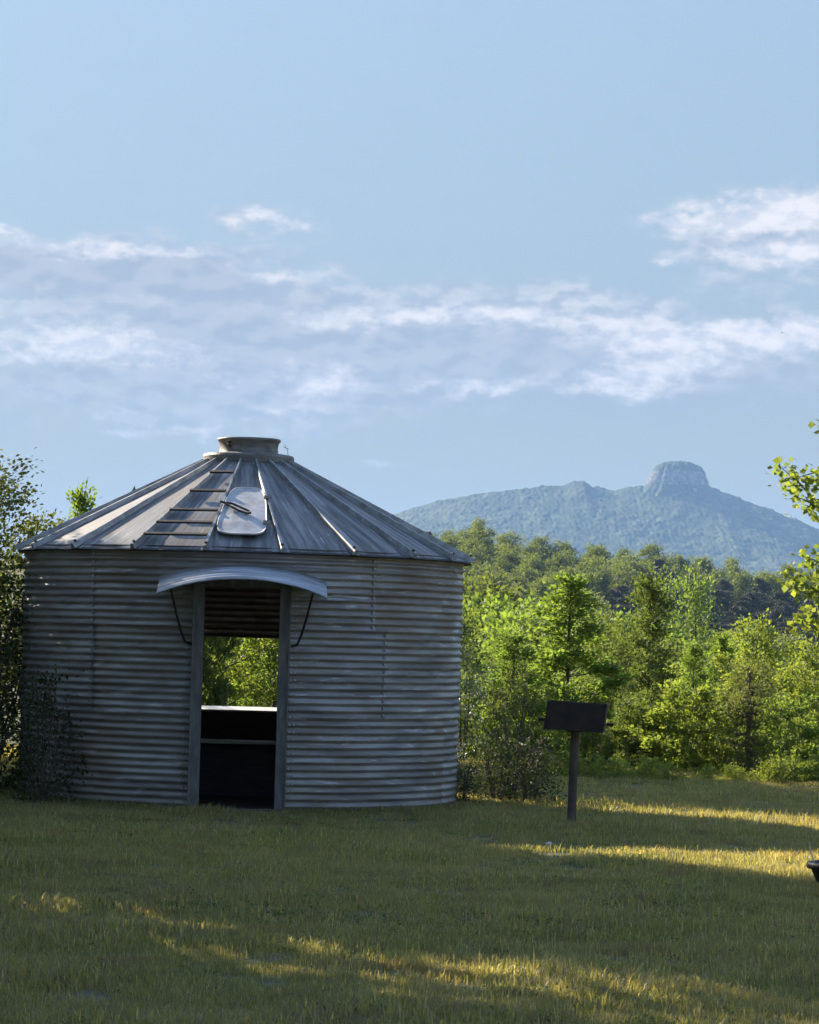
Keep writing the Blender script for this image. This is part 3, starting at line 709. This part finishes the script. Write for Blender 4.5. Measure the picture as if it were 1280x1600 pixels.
def make_tree(seed, H, W_, shape, leaf, lsize, nl, nbr=26, base=0.12, stems=1, spread=0.06, clump=None, trunk_r=None, bark='bark', sub=5, upb=0.2, twigs=True):
    """returns (trunk mesh, crown mesh); unit = metres, foot at the origin"""
    rng = np.random.default_rng(seed); sx, sy = SHAPES[shape]
    tr = trunk_r or H * 0.012 + 0.012; tb = MB(); tops = []
    for s in range(stems):
        a_ = rng.uniform(0, 6.28); lean = (0 if stems == 1 else rng.uniform(0.3, 1.0) * W_ * 0.28)
        off = Vector((math.cos(a_), math.sin(a_), 0)); pts = []
        w1_, w2_ = rng.normal(0, spread * H * 0.25, 2)
        hh = H * (0.93 if s == 0 else rng.uniform(0.65, 0.9))
        for j in range(8):
            t_ = j / 7
            pts.append(off * (0.06 * (stems > 1) + lean * t_ ** 1.1) + Vector((w1_ * math.sin(t_ * 3), w2_ * math.sin(t_ * 2.4), hh * t_ - (0.15 if j == 0 else 0))))
        tops.append(pts); tb.tube(pts, [tr / math.sqrt(stems) * (1 - 0.88 * j / 7) + 0.004 for j in range(8)], 7 if stems == 1 else 5)
    tips = []; dirs = []; ws = []
    for b_ in range(nbr):
        t_ = base + (1 - base) * ((b_ + rng.uniform(0, 1)) / nbr); ft = (t_ - base) / (1 - base)
        rr_ = np.interp(ft, sx, sy) * W_ / 2 * rng.uniform(0.55, 1.25)
        a_ = b_ * 2.39996 + rng.normal(0, 0.35)
        st_ = tops[b_ % stems]; hh = st_[-1].z
        z_end = min(H * t_, H * 0.995)
        z0 = max(0.03 * H, z_end - rr_ * rng.uniform(0.35, 0.75)); q = min(max(z0 / hh, 0), 1) * 7; j = min(int(q), 6)
        p0 = st_[j].lerp(st_[j + 1], q - j)
        p2 = Vector((p0.x * 0.5 + math.cos(a_) * rr_, p0.y * 0.5 + math.sin(a_) * rr_, z_end))
        p1 = p0.lerp(p2, 0.5) + Vector((0, 0, -0.06 * rr_))
        rb_ = tr / math.sqrt(stems) * 0.45 * (1 - 0.75 * t_) + 0.003
        tb.tube([p0, p1, p2], [rb_, rb_ * 0.6, 0.002], 4, caps=False)
        for k_ in range(sub):
            f_ = rng.uniform(0.35, 1.05); q_ = p0.lerp(p1, f_ * 2) if f_ < 0.5 else p1.lerp(p2, f_ * 2 - 1)
            o_ = Vector(rng.normal(0, 1, 3)) * (clump or W_ * 0.07) * 1.2; o_.z *= 0.7
            tips.append(q_ + o_); dirs.append((p2 - p0).normalized() + o_.normalized() * 0.7); ws.append((0.4 + f_) * (0.2 + rr_ / (W_ * 0.5)))
            if twigs: tb.tube([q_, q_ + o_], [0.004, 0.0015], 3, caps=False)
    for st_ in tops:
        for k_ in range(3): tips.append(st_[-1] + Vector((0, 0, H * 0.02 * k_))); dirs.append(Vector((0, 0, 1))); ws.append(0.25)
    T = np.array([tuple(p_) for p_ in tips]); Dd = np.array([tuple(p_) for p_ in dirs]); ws = np.array(ws); ws /= ws.sum()
    ix = rng.choice(len(T), nl, p=ws)
    cs = clump or W_ * 0.07
    off = rng.normal(0, 1, (nl, 3)) * cs * np.array([1, 1, 0.75])
    P_ = T[ix] + off; P_[:, 2] = np.maximum(P_[:, 2], 0.03)
    V, Fc, var = leaf_geo(P_, Dd[ix] + off / cs * 0.4, np.full(nl, lsize), rng, upb)
    return tb.mesh('trunk', M[bark]), np_mesh('crown', V, Fc, M[leaf], var)
def make_pine(seed, H, W_, leaf='needle', n_wh=13, tuft=46, nsz=0.5, base=0.35):
    rng = np.random.default_rng(seed); tb = MB(); pts = [Vector((rng.normal(0, 0.1), rng.normal(0, 0.1), H * j / 6)) for j in range(7)]
    tb.tube(pts, [0.16 * (1 - 0.85 * j / 6) for j in range(7)], 6)
    T = []; D = []
    for w_ in range(n_wh):
        t_ = base + (1 - base) * w_ / (n_wh - 0.3); rr_ = W_ / 2 * np.interp((t_ - base) / (1 - base), [0, .25, .6, .9, 1], [.75, 1, .85, .45, .1])
        for b_ in range(rng.integers(3, 6)):
            a_ = rng.uniform(0, 6.28); l_ = rr_ * rng.uniform(0.55, 1.15); z_ = H * t_ + rng.normal(0, 0.2)
            p0 = Vector((0, 0, z_)); p1 = Vector((math.cos(a_) * l_, math.sin(a_) * l_, z_ + l_ * rng.uniform(-0.1, 0.35)))
            tb.tube([p0, p0.lerp(p1, 0.6) - Vector((0, 0, 0.1)), p1], [0.05, 0.03, 0.01], 4, caps=False)
            for k_ in range(4):
                q = p0.lerp(p1, rng.uniform(0.45, 1.0)); T += [q] * tuft; D += [(p1 - p0).normalized()] * tuft
    T = np.array([tuple(p_) for p_ in T]); D = np.array([tuple(p_) for p_ in D])
    T = T + rng.normal(0, 1, T.shape) * np.array([0.45, 0.45, 0.16])
    V, Fc, var = leaf_geo(T, D * 0.6 + rng.normal(0, 0.5, D.shape), np.full(len(T), nsz), rng, 0.9, 0.1, 0.28)
    return tb.mesh('trunk', M['bark']), np_mesh('crown', V, Fc, M[leaf], var)
def plant(name, pair, x, y, s=1.0, rz=0.0, label=None, cat='tree', group=None, z=None, sxy=None, trunk_name='trunk'):
    r = empty(name, (x, y, float(gz(x, y)) - 0.02 if z is None else z), rz, s)
    if sxy: r.scale = (s * sxy, s * sxy, s)
    mesh_obj(trunk_name, pair[0], r); mesh_obj('crown' if cat == 'tree' else 'foliage', pair[1], r)
    return tag(r, label, cat, group)
rnd = random.Random(5)
def top_tree(name, pair, H, px, py, Y, label, cat='tree', group=None, rz=None, wide=1.0, tn='trunk'):
    """a tree at depth Y whose top shows at photo pixel (px, py): height follows from the ground there"""
    p_ = at(px, py, Y); g_ = float(gz(p_.x, Y)); s = (p_.z - g_) / H
    return plant(name, pair, p_.x, Y, s, rnd.uniform(0, 6.28) if rz is None else rz, label, cat, group, sxy=wide, trunk_name=tn)

# --- bright saplings and shrubs along the far edge of the lawn
sapA = make_tree(1, 6, 3.0, 'spire', 'leaf_bright', 0.125, 11000, 46, 0.05, clump=0.115)
sapB = make_tree(2, 5, 2.2, 'cone', 'leaf_bright', 0.11, 8000, 40, 0.05, clump=0.105)
sapC = make_tree(3, 5, 2.8, 'round', 'leaf_yellow', 0.12, 10000, 42, 0.05, clump=0.135)
sapM = make_tree(4, 6, 3.4, 'round', 'leaf_mid', 0.12, 11000, 46, 0.06, clump=0.14)
sapO = make_tree(5, 6, 3.0, 'cone', 'leaf_mid', 0.12, 11000, 46, 0.06, clump=0.14)
shrY = make_tree(6, 2.4, 2.6, 'bush', 'leaf_yellow', 0.105, 9000, 42, 0.02, stems=7, clump=0.095)
shrG = make_tree(7, 2.4, 2.4, 'bush', 'leaf_bright', 0.10, 9000, 42, 0.02, stems=7, clump=0.095)
shrM = make_tree(8, 2.4, 2.4, 'bush', 'leaf_mid', 0.10, 9000, 42, 0.02, stems=7, clump=0.095)
shrS = make_tree(9, 2.6, 1.5, 'bush', 'leaf_silver', 0.07, 2600, 34, 0.04, stems=6, clump=0.09)
twig = make_tree(10, 2.2, 1.3, 'bush', 'leaf_olive', 0.05, 3200, 60, 0.03, stems=12, clump=0.09, bark='twig', sub=5)
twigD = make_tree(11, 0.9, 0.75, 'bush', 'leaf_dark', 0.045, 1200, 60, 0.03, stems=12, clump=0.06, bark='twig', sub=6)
low = make_tree(12, 0.9, 1.5, 'bush', 'leaf_yellow', 0.085, 2200, 30, 0.0, stems=7, clump=0.11)

near_belt = [(make_tree(60 + k, 6, 3.4, ['spire', 'cone', 'round', 'cone'][k], ['leaf_bright', 'leaf_mid', 'leaf_yellow', 'leaf_mid'][k], 0.105, 14000, 50, 0.05, clump=0.135, twigs=False), 6) for k in range(4)]
top_tree('sapling', sapA, 6, 893, 893, 41, 'tall bright green spire shaped sapling behind the grill', wide=1.45)
top_tree('sapling', sapB, 5, 806, 985, 40, 'narrow light green sapling above the twiggy bush by the bin', wide=1.5)
top_tree('shrub', shrS, 2.6, 728, 1003, 38.4, 'silvery leaved upright shrub against the right wall of the bin', 'shrub', tn='stems')
top_tree('shrub', shrG, 2.4, 756, 1050, 39.2, 'bright green bush between the bin and the twiggy bush', 'shrub', tn='stems')
top_tree('shrub', shrG, 2.4, 842, 1085, 39.6, 'bright green bush just left of the grill', 'shrub', tn='stems')
top_tree('shrub', shrY, 2.4, 1068, 1063, 37.0, 'large rounded yellow green bush right of the grill', 'shrub', tn='stems')
top_tree('sapling', sapC, 5, 1188, 968, 40, 'broad bright tree at the lawn edge under the right hand branches')
top_tree('sapling', sapB, 5, 1084, 1000, 42, 'thin pale green sapling rising behind the large rounded bush')
top_tree('sapling', sapC, 5, 1272, 1002, 38.5, 'bright leafy tree cut by the right edge of the picture')
top_tree('sapling', sapO, 6, 1016, 896, 46, 'tall mid green tree left of the pale sapling')
top_tree('sapling', sapM, 6, 955, 985, 42.0, 'mid green tree between the spire shaped sapling and the tall mid green tree')
top_tree('sapling', sapA, 6, 1130, 985, 44, 'pointed green tree just left of the broad bright tree')
top_tree('shrub', shrM, 2.4, 985, 1090, 37.6, 'mid green bush directly right of the grill box', 'shrub', tn='stems')
top_tree('shrub', shrM, 2.4, 930, 1130, 36.8, 'mid green bush behind the grill post', 'shrub', tn='stems')
top_tree('shrub', shrG, 2.4, 1215, 1085, 37.0, 'bright bush below the broad tree near the right edge', 'shrub', tn='stems')
top_tree('sapling', make_pine(21, 3.2, 1.3, 'leaf_olive', 14, 26, 0.12, 0.08), 3.2, 1172, 1045, 36.4, 'grey green feathery young pine at the lawn edge')
top_tree('shrub', shrM, 2.4, 1135, 1085, 38, 'mid green bush between the rounded bush and the young pine', 'shrub', tn='stems')
ordn = ['first', 'second', 'third', 'fourth', 'fifth', 'sixth', 'seventh', 'eighth', 'ninth', 'tenth']
for oi_, (px_, py_, Y_) in enumerate(((865, 1176, 35.6), (905, 1172, 35.4), (960, 1186, 35.2), (1005, 1182, 35.5), (1050, 1192, 35.1), (1100, 1196, 35.2), (1150, 1194, 35.4), (1205, 1184, 35.3), (1250, 1184, 35.5), (1290, 1182, 35.5))):
    top_tree('low_shrub', low, 0.9, px_, py_, Y_, 'low yellow green shrub along the far lawn edge, ' + ordn[oi_] + ' from the left', 'shrub', 'low shrubs along the far lawn edge', tn='stems')
# twiggy bushes right beside the bin
def foot(px_, py_, Y_): return at(px_, py_, Y_).x
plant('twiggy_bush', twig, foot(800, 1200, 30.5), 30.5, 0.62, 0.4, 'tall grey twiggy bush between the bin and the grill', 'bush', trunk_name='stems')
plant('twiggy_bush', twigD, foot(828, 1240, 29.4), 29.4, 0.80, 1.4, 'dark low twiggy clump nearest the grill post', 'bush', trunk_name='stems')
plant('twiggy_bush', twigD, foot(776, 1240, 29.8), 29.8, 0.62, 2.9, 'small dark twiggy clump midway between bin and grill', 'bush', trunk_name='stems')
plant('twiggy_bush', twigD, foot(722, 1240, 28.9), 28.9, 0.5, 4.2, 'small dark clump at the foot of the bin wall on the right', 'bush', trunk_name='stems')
# behind the bin, seen through its rear opening
plant('shrub', near_belt[2][0], foot(335, 1100, 47), 47, 0.62, 1.0, 'yellow green bush seen through the bin on the left of the opening', 'shrub', trunk_name='stems')
plant('shrub', near_belt[0][0], foot(430, 1100, 48), 48, 0.62, 2.0, 'bright green bush seen through the bin on the right of the opening', 'shrub', trunk_name='stems')
plant('shrub', shrM, foot(380, 1100, 52), 52, 1.5, 3.0, 'darker bush at the back of the view through the bin', 'shrub', trunk_name='stems')
# left side
treeL = make_tree(14, 5, 2.8, 'round', 'leaf_olive', 0.085, 18000, 60, 0.10, clump=0.17)
top_tree('tree', treeL, 5, -24, 714, 43, 'leafy tree behind the bin at the left edge of the picture')
top_tree('tree', sapB, 5, 127, 757, 44, 'small sunlit tree top peeping over the left roof edge', wide=0.62)
plant('tree', treeL, at(-20, 1100, 36).x - 1.3, 36, 0.8, 2.2, 'dark leafy tree left of the bin behind the shaded shrub')
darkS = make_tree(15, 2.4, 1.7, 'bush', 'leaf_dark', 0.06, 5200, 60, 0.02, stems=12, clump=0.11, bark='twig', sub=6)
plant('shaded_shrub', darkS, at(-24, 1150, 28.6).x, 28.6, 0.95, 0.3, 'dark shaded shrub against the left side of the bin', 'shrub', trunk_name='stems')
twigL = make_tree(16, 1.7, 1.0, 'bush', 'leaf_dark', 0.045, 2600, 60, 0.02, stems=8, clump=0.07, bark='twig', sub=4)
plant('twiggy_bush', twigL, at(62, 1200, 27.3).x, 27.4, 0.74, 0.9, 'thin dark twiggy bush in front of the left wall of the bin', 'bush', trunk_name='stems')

# trees off the left of the picture that shade the lawn
shade = make_tree(17, 9, 5.0, 'round', 'leaf_mid', 0.20, 42000, 90, 0.10, clump=0.36)
sh_p = np.array([math.cos(SUN_AZ), math.sin(SUN_AZ)])            # across the shadows
sh_s = np.array([-math.sin(SUN_AZ), math.cos(SUN_AZ)])           # towards the sun
def uv_pos(u_, t_):
    """u: coordinate across the shadow stripes, t: metres towards the sun from the picture's left edge"""
    # left picture edge: x = -0.142 y ; solve p.u = u
    y0 = u_ / (sh_p[1] - 0.142 * sh_p[0]); p_ = np.array([-0.142 * y0, y0]); return p_ + sh_s * t_
for u_, t_, s_, rz_, w_ in ((13.6, 11.0, 1.45, 0.2, 0.55), (12.1, 12.0, 1.5, 1.3, 0.52), (12.8, 15.0, 1.7, 0.8, 0.55), (7.6, 11.0, 1.45, 2.5, 0.52), (6.6, 13.5, 1.6, 0.4, 0.55), (5.3, 11.0, 1.4, 3.9, 0.6), (2.6, 11.0, 1.4, 5.2, 0.7)):
    p_ = uv_pos(u_, t_)
    plant('shade_tree', shade, p_[0], p_[1], s_, rz_, 'tall leafy tree just off the left edge, casting shade over the lawn', 'tree', 'shade trees off the left edge', sxy=w_)
plant('tree', shade, -6.2, 30.2, 0.52, 0.9, 'narrow leafy tree off the left edge beside the bin', 'tree', sxy=0.62)
tallc = make_tree(19, 12.5, 4.6, 'round', 'leaf_mid', 0.2, 18000, 60, 0.77, clump=0.34)  # added out of view, crown kept high so shade lands on the far lawn
for u_, l_ in ((23.0, 'unseen tall tree added off the left edge, crown set high for its shade, nearer the bin'), (24.5, 'unseen tall tree added off the left edge, crown set high for its shade, farther from the bin')):
    p_ = uv_pos(u_, 7.0); plant('shade_tree', tallc, p_[0], p_[1], 0.94, u_, l_, 'tree', sxy=0.85)
for x_, y_, s_, l_ in ((-7.3, 32.8, 2.0, 'dense broad bush off the left edge, farther from the bin'), (-6.8, 31.2, 1.5, 'dense bush off the left edge level with the bin'), (-5.7, 30.2, 0.95, 'small dense bush off the left edge nearest the bin')):
    plant('shrub', shrM, x_, y_, s_, x_, l_, 'shrub', trunk_name='stems')
p_ = uv_pos(10.0, 3.2); plant('shrub', shrM, p_[0], p_[1], 1.45, 0.7, 'upright bush off the left edge dappling the grass', 'shrub', sxy=0.8, trunk_name='stems')
# bushes added unseen behind the bin to shade the lawn right of it
for px_, Y_, s_, q, l_ in (
                           (180, 38.5, 1.2, shrG, 'unseen leafy bush added for its shade behind the left edge of the bin'), (590, 34.0, 0.62, shrM, 'unseen low bush added for its shade just behind the bin on the right'), (250, 35.6, 1.3, shrM, 'unseen leafy bush added for its shade behind the left half of the bin')):
    plant('shrub', q, foot(px_, 1100, Y_), Y_, s_, px_ * 0.01, l_, 'shrub', trunk_name='stems', sxy=1.05 if px_ > 500 else 0.6)
# --- tree at the right edge: only its branch ends reach into the picture
TR = empty('overhanging_tree', (6.6, 30.0, 0)); tag(TR, 'leafy tree off the right edge whose sunlit branches reach into the picture', 'tree')
rng = np.random.default_rng(77)
MB().tube([(0, 0, -0.2), (0.02, 0, 1.5), (-0.05, 0.05, 3.2), (0.05, 0, 5.0), (0.0, 0, 6.5)], [0.16, 0.14, 0.11, 0.07, 0.03], 10).build('trunk', M['bark'], TR)
ends = [((1218, 728), (1280, 790), 30.0, 110), ((1240, 775), (1285, 800), 29.7, 50), ((1275, 655), (1330, 690), 30.2, 60), ((1228, 900), (1300, 940), 29.6, 150), ((1240, 975), (1300, 960), 29.8, 110), ((1260, 870), (1310, 900), 30.3, 120), ((1250, 745), (1300, 740), 30.1, 60)]
for tip, mid_, Y_, nl_ in ends:
    a_ = at(tip[0], tip[1], Y_) - TR.location; b_ = at(mid_[0], mid_[1], Y_) - TR.location
    root_ = Vector((0, 0, max(1.2, b_.z - 0.7)))
    br = MB().tube([root_, root_.lerp(b_, 0.5) + Vector((0, 0, 0.1)), b_, b_.lerp(a_, 0.5) + Vector((0, 0, 0.03)), a_], [0.05, 0.035, 0.018, 0.009, 0.003], 6).build('branch', M['bark'], TR)
    t_ = rng.uniform(-0.6, 1.0, nl_ * 2) ** 1; A_ = np.array(a_); B_ = np.array(b_); C_ = np.array(root_.lerp(b_, 0.4))
    P_ = np.where(t_[:, None] > 0, B_ + (A_ - B_) * t_[:, None], B_ + (C_ - B_) * (-t_[:, None])) + rng.normal(0, 1, (nl_ * 2, 3)) * np.array([0.075, 0.11, 0.07])
    Vv, Ff, va = leaf_geo(P_, np.tile(A_ - B_, (nl_ * 2, 1)), np.full(nl_ * 2, 0.075), rng, 0.5, 0.25, 0.8)
    mesh_obj('leaves', np_mesh('leaves', Vv, Ff, M['leaf_yellow'], va), br)
mesh_obj('crown', make_tree(18, 3.4, 3.4, 'round', 'leaf_mid', 0.10, 3500, 30, 0.0, clump=0.2)[1], TR, (1.2, 0, 3.6))

# --- the belt of trees below the hill
belts = [make_tree(30 + k, 12, 6.5, 'round' if k % 2 else 'cone', ['leaf_mid', 'leaf_bright', 'leaf_hill', 'leaf_bright'][k % 4], 0.18, 16000, 56, 0.08, clump=0.25, twigs=False) for k in range(4)]
ptop = [(640, 925), (700, 905), (760, 900), (830, 928), (880, 925), (940, 958), (1000, 962), (1060, 980), (1120, 1000), (1200, 1008), (1300, 1015)]
for row, (Y_, dy, n_) in enumerate(((75, 75, 9), (100, 55, 10), (135, 30, 11), (185, 8, 12))):
    for k in range(n_):
        px_ = 690 + (k + 0.5 + rnd.uniform(-0.35, 0.35)) * 640 / n_
        py_ = np.interp(px_, [a_ for a_, _ in ptop], [b_ for _, b_ in ptop]) + dy + rnd.uniform(-14, 22)
        q, qh = (rnd.choice(belts), 12) if row > 1 else rnd.choice(near_belt)
        Yk = Y_ * rnd.uniform(0.9, 1.1)
        top_tree('leafy_tree', q, qh, px_, py_, Yk, 'leafy green tree in the belt between the lawn shrubs and the wooded hill', 'tree', 'trees in the belt below the hill', wide=1.0)
pale = make_tree(35, 12, 5.0, 'spire', 'leaf_bright', 0.13, 22000, 64, 0.06, clump=0.28, twigs=False)
for px_, py_, l_ in ((1032, 898, 'pale pointed tree standing out before the dark pines, left of two'), (1083, 893, 'pale pointed tree standing out before the dark pines, right of two')):
    top_tree('pale_tree', pale, 12, px_, py_, 215, l_, wide=0.75)

# --- wooded hill: individual crowns, row behind row
hills = [make_tree(40 + k, 12, 8.0 + k % 3, 'round', 'leaf_hill', 0.50, 7000, 40, 0.12, clump=0.62, twigs=False, sub=4) for k in range(5)]
pines = [make_pine(50 + k, 12, 7.0, 'needle', 15, 60, 0.62, 0.15) for k in range(3)]
ridge_top = [(-200, 872), (300, 866), (600, 846), (660, 832), (690, 823), (740, 816), (800, 828), (850, 832), (900, 848), (935, 846), (970, 862), (1030, 856), (1080, 876), (1130, 878), (1200, 886), (1300, 892)]
rowsY = np.linspace(430, 800, 12)
for ri, Y_ in enumerate(rowsY):
    fr = ri / (len(rowsY) - 1); w_ = 7.6; npx = w_ * F / Y_
    px_ = (620 if ri < 9 else -120) + rnd.uniform(0, 1) * npx
    while px_ < 1310:
        Yk = Y_ + rnd.uniform(-12, 12)
        base_y = np.interp(px_, [a_ for a_, _ in ridge_top], [b_ for _, b_ in ridge_top])
        py_ = base_y + (1 - fr) * (150 if px_ < 950 else 120) + rnd.uniform(-6, 12)
        p_ = at(px_, py_, Yk)
        piney = vnoise(np.array(px_ / 110.0), np.array(Y_ / 90.0), 3) + (0.15 if px_ > 930 and fr < 0.9 else -0.40) > 0.55
        q = rnd.choice(pines if piney else hills); hh = 12 * rnd.uniform(0.85, 1.15)
        plant('pine_tree' if piney else 'leafy_tree', q, p_.x, Yk, hh / 12, rnd.uniform(0, 6.28),
              'grey green pine on the wooded hill below the mountain' if piney else 'round crowned leafy tree on the wooded hill below the mountain',
              'tree', 'pines on the wooded hill' if piney else 'leafy trees on the wooded hill', z=p_.z - hh)
        px_ += npx * rnd.uniform(0.8, 1.2)

# ------------------------------------------------------------------ grass
rng = np.random.default_rng(3)
gcol = bpy.data.collections.new('grass_sources')
for k in range(6):
    N = 70; rad_ = 0.15
    bx = rng.normal(0, rad_ * 0.6, (N, 2)); hgt = rng.gamma(6, 0.0085, N) + 0.012; wd_ = rng.uniform(0.0022, 0.0042, N)
    an = rng.uniform(0, 6.283, N); ln = rng.uniform(0.1, 0.95, N) * hgt
    dx, dy = np.cos(an), np.sin(an); sxv, syv = -dy, dx
    z0 = np.zeros(N) - 0.01
    b0 = np.stack([bx[:, 0] - sxv * wd_, bx[:, 1] - syv * wd_, z0], -1); b1 = np.stack([bx[:, 0] + sxv * wd_, bx[:, 1] + syv * wd_, z0], -1)
    mxx = bx[:, 0] + dx * ln * 0.35; myy = bx[:, 1] + dy * ln * 0.35
    m0 = np.stack([mxx - sxv * wd_ * .8, myy - syv * wd_ * .8, hgt * 0.62], -1); m1 = np.stack([mxx + sxv * wd_ * .8, myy + syv * wd_ * .8, hgt * 0.62], -1)
    tp = np.stack([bx[:, 0] + dx * ln, bx[:, 1] + dy * ln, hgt * rng.uniform(0.75, 1.0, N)], -1)
    V = np.stack([b0, b1, m1, m0, tp], 1).reshape(-1, 3); i0 = np.arange(N)[:, None] * 5
    Fc = np.concatenate([i0 + np.array([0, 1, 2]), i0 + np.array([0, 2, 3]), i0 + np.array([3, 2, 4])], 1).reshape(-1, 3)
    gcol.objects.link(bpy.data.objects.new('grass_tuft', np_mesh('grass_tuft', V, Fc, M['grass'], np.repeat(rng.random(N), 5))))
for k in range(2):
    N = 26; P0 = np.column_stack([rng.normal(0, 0.06, (N, 2)), rng.uniform(0.015, 0.05, N)])
    Vc, Fc, vc = leaf_geo(P0, rng.normal(0, 1, (N, 3)) * np.array([1, 1, 0.2]), np.full(N, 0.024), rng, 1.5, 0.2, 0.9)
    gcol.objects.link(bpy.data.objects.new('grass_tuft_weed', np_mesh('grass_tuft_weed', Vc, Fc, M['leaf_mid'], vc * 0.8)))
M['dead_leaf'] = leaf_mat('dead_leaf', (0.16, 0.10, 0.06), (0.32, 0.23, 0.15), None, 0.2, (1.2, 1.1, 0.9))
for k in range(2):
    N = 5; P0 = np.column_stack([rng.normal(0, 0.12, (N, 2)), rng.uniform(0.02, 0.045, N)])
    Vc, Fc, vc = leaf_geo(P0, rng.normal(0, 1, (N, 3)) * np.array([1, 1, 0.25]), np.full(N, 0.04), rng, 1.2, 0.4, 0.6)
    gcol.objects.link(bpy.data.objects.new('grass_tuft_xdead', np_mesh('grass_tuft_xdead', Vc, Fc, M['dead_leaf'], vc)))
pts = []
def scatter(y0, y1, dens):
    n_ = int((y1 - y0) * 2 * (0.16 * y1 + 2.0) * dens)
    y_ = rng.uniform(y0, y1, n_); x_ = rng.uniform(-1, 1, n_) * (0.16 * y1 + 2.0)
    k_ = (np.abs(x_) < 0.16 * y_ + 2.0) & (np.hypot(x_ - BX, y_ - BY) > BR + 0.02)
    pts.append(np.stack([x_[k_], y_[k_]], -1))
scatter(10.5, 15, 105); scatter(15, 22, 85); scatter(22, 30, 65); scatter(30, 42, 45)
ra = rng.uniform(-1.7, 1.7, 420); rr0 = BR + rng.uniform(0.01, 0.13, 420)
k_ = np.abs(ra - R(2.7)) > 0.19
pts.append(np.stack([BX + rr0 * np.sin(ra), BY - rr0 * np.cos(ra)], -1)[k_])
n_ring = int(k_.sum())
pts = np.concatenate(pts); zz = gz(pts[:, 0], pts[:, 1])
me = bpy.data.meshes.new('grass'); me.vertices.add(len(pts)); me.vertices.foreach_set('co', np.column_stack([pts, zz]).astype(np.float32).ravel())
sizes = 0.50 + 0.8 * np.clip(2.0 * fbm(pts[:, 0] * 1.1, pts[:, 1] * 1.1, 3, 12) + 0.33, 0, 1) * rng.uniform(0.6, 1.3, len(pts))
sizes[-n_ring:] = rng.uniform(0.4, 0.95, n_ring)
a = me.attributes.new('gs', 'FLOAT', 'POINT'); a.data.foreach_set('value', sizes.astype(np.float32))
a = me.attributes.new('gi', 'INT', 'POINT'); gi_v = np.where(rng.random(len(pts)) < 0.05 + 0.25 * (fbm(pts[:, 0] * 0.6, pts[:, 1] * 0.6, 2, 88) > 0.12), rng.integers(6, 8, len(pts)), rng.integers(0, 6, len(pts))); gi_v = np.where(rng.random(len(pts)) < 0.018, rng.integers(8, 10, len(pts)), gi_v); a.data.foreach_set('value', gi_v.astype(np.int32))
a = me.attributes.new('gr', 'FLOAT', 'POINT'); a.data.foreach_set('value', rng.uniform(0, 6.28, len(pts)).astype(np.float32))
me.materials.append(M['grass']); me.update()
grass = mesh_obj('grass', me); tag(grass, 'short uneven lawn grass with dry patches around the bin', 'grass', kind='stuff')
ng = bpy.data.node_groups.new('grass_scatter', 'GeometryNodeTree')
ng.interface.new_socket('Geometry', in_out='INPUT', socket_type='NodeSocketGeometry'); ng.interface.new_socket('Geometry', in_out='OUTPUT', socket_type='NodeSocketGeometry')
nd = ng.nodes; lk = ng.links
gi_ = nd.new('NodeGroupInput'); go_ = nd.new('NodeGroupOutput'); m2p = nd.new('GeometryNodeMeshToPoints'); iop = nd.new('GeometryNodeInstanceOnPoints')
ci = nd.new('GeometryNodeCollectionInfo'); ci.inputs[0].default_value = gcol; ci.inputs['Separate Children'].default_value = True; ci.inputs['Reset Children'].default_value = True
def named(nm, typ):
    q = nd.new('GeometryNodeInputNamedAttribute'); q.data_type = typ; q.inputs[0].default_value = nm; return q.outputs[0]
cx = nd.new('ShaderNodeCombineXYZ'); lk.new(named('gr', 'FLOAT'), cx.inputs[2])
lk.new(gi_.outputs[0], m2p.inputs[0]); lk.new(m2p.outputs[0], iop.inputs['Points']); lk.new(ci.outputs[0], iop.inputs['Instance'])
iop.inputs['Pick Instance'].default_value = True; lk.new(named('gi', 'INT'), iop.inputs['Instance Index'])
lk.new(cx.outputs[0], iop.inputs['Rotation']); lk.new(named('gs', 'FLOAT'), iop.inputs['Scale']); lk.new(iop.outputs[0], go_.inputs[0])
md = grass.modifiers.new('scatter', 'NODES'); md.node_group = ng

# ------------------------------------------------------------------ haze: the air between here and the mountain
m, n, out = material('air'); pv = n.new('ShaderNodeVolumePrincipled')
pv.inputs['Color'].default_value = (0.30, 0.52, 0.93, 1); pv.inputs['Density'].default_value = 0.000075; pv.inputs['Anisotropy'].default_value = 0.0
n.l.new(pv.outputs[0], out.inputs['Volume'])
hz = MB().box((0, 5900, 190), (12400, 12400, 520)).build('haze', m); tag(hz, 'pale blue haze filling the air towards the mountain', 'haze', kind='stuff')
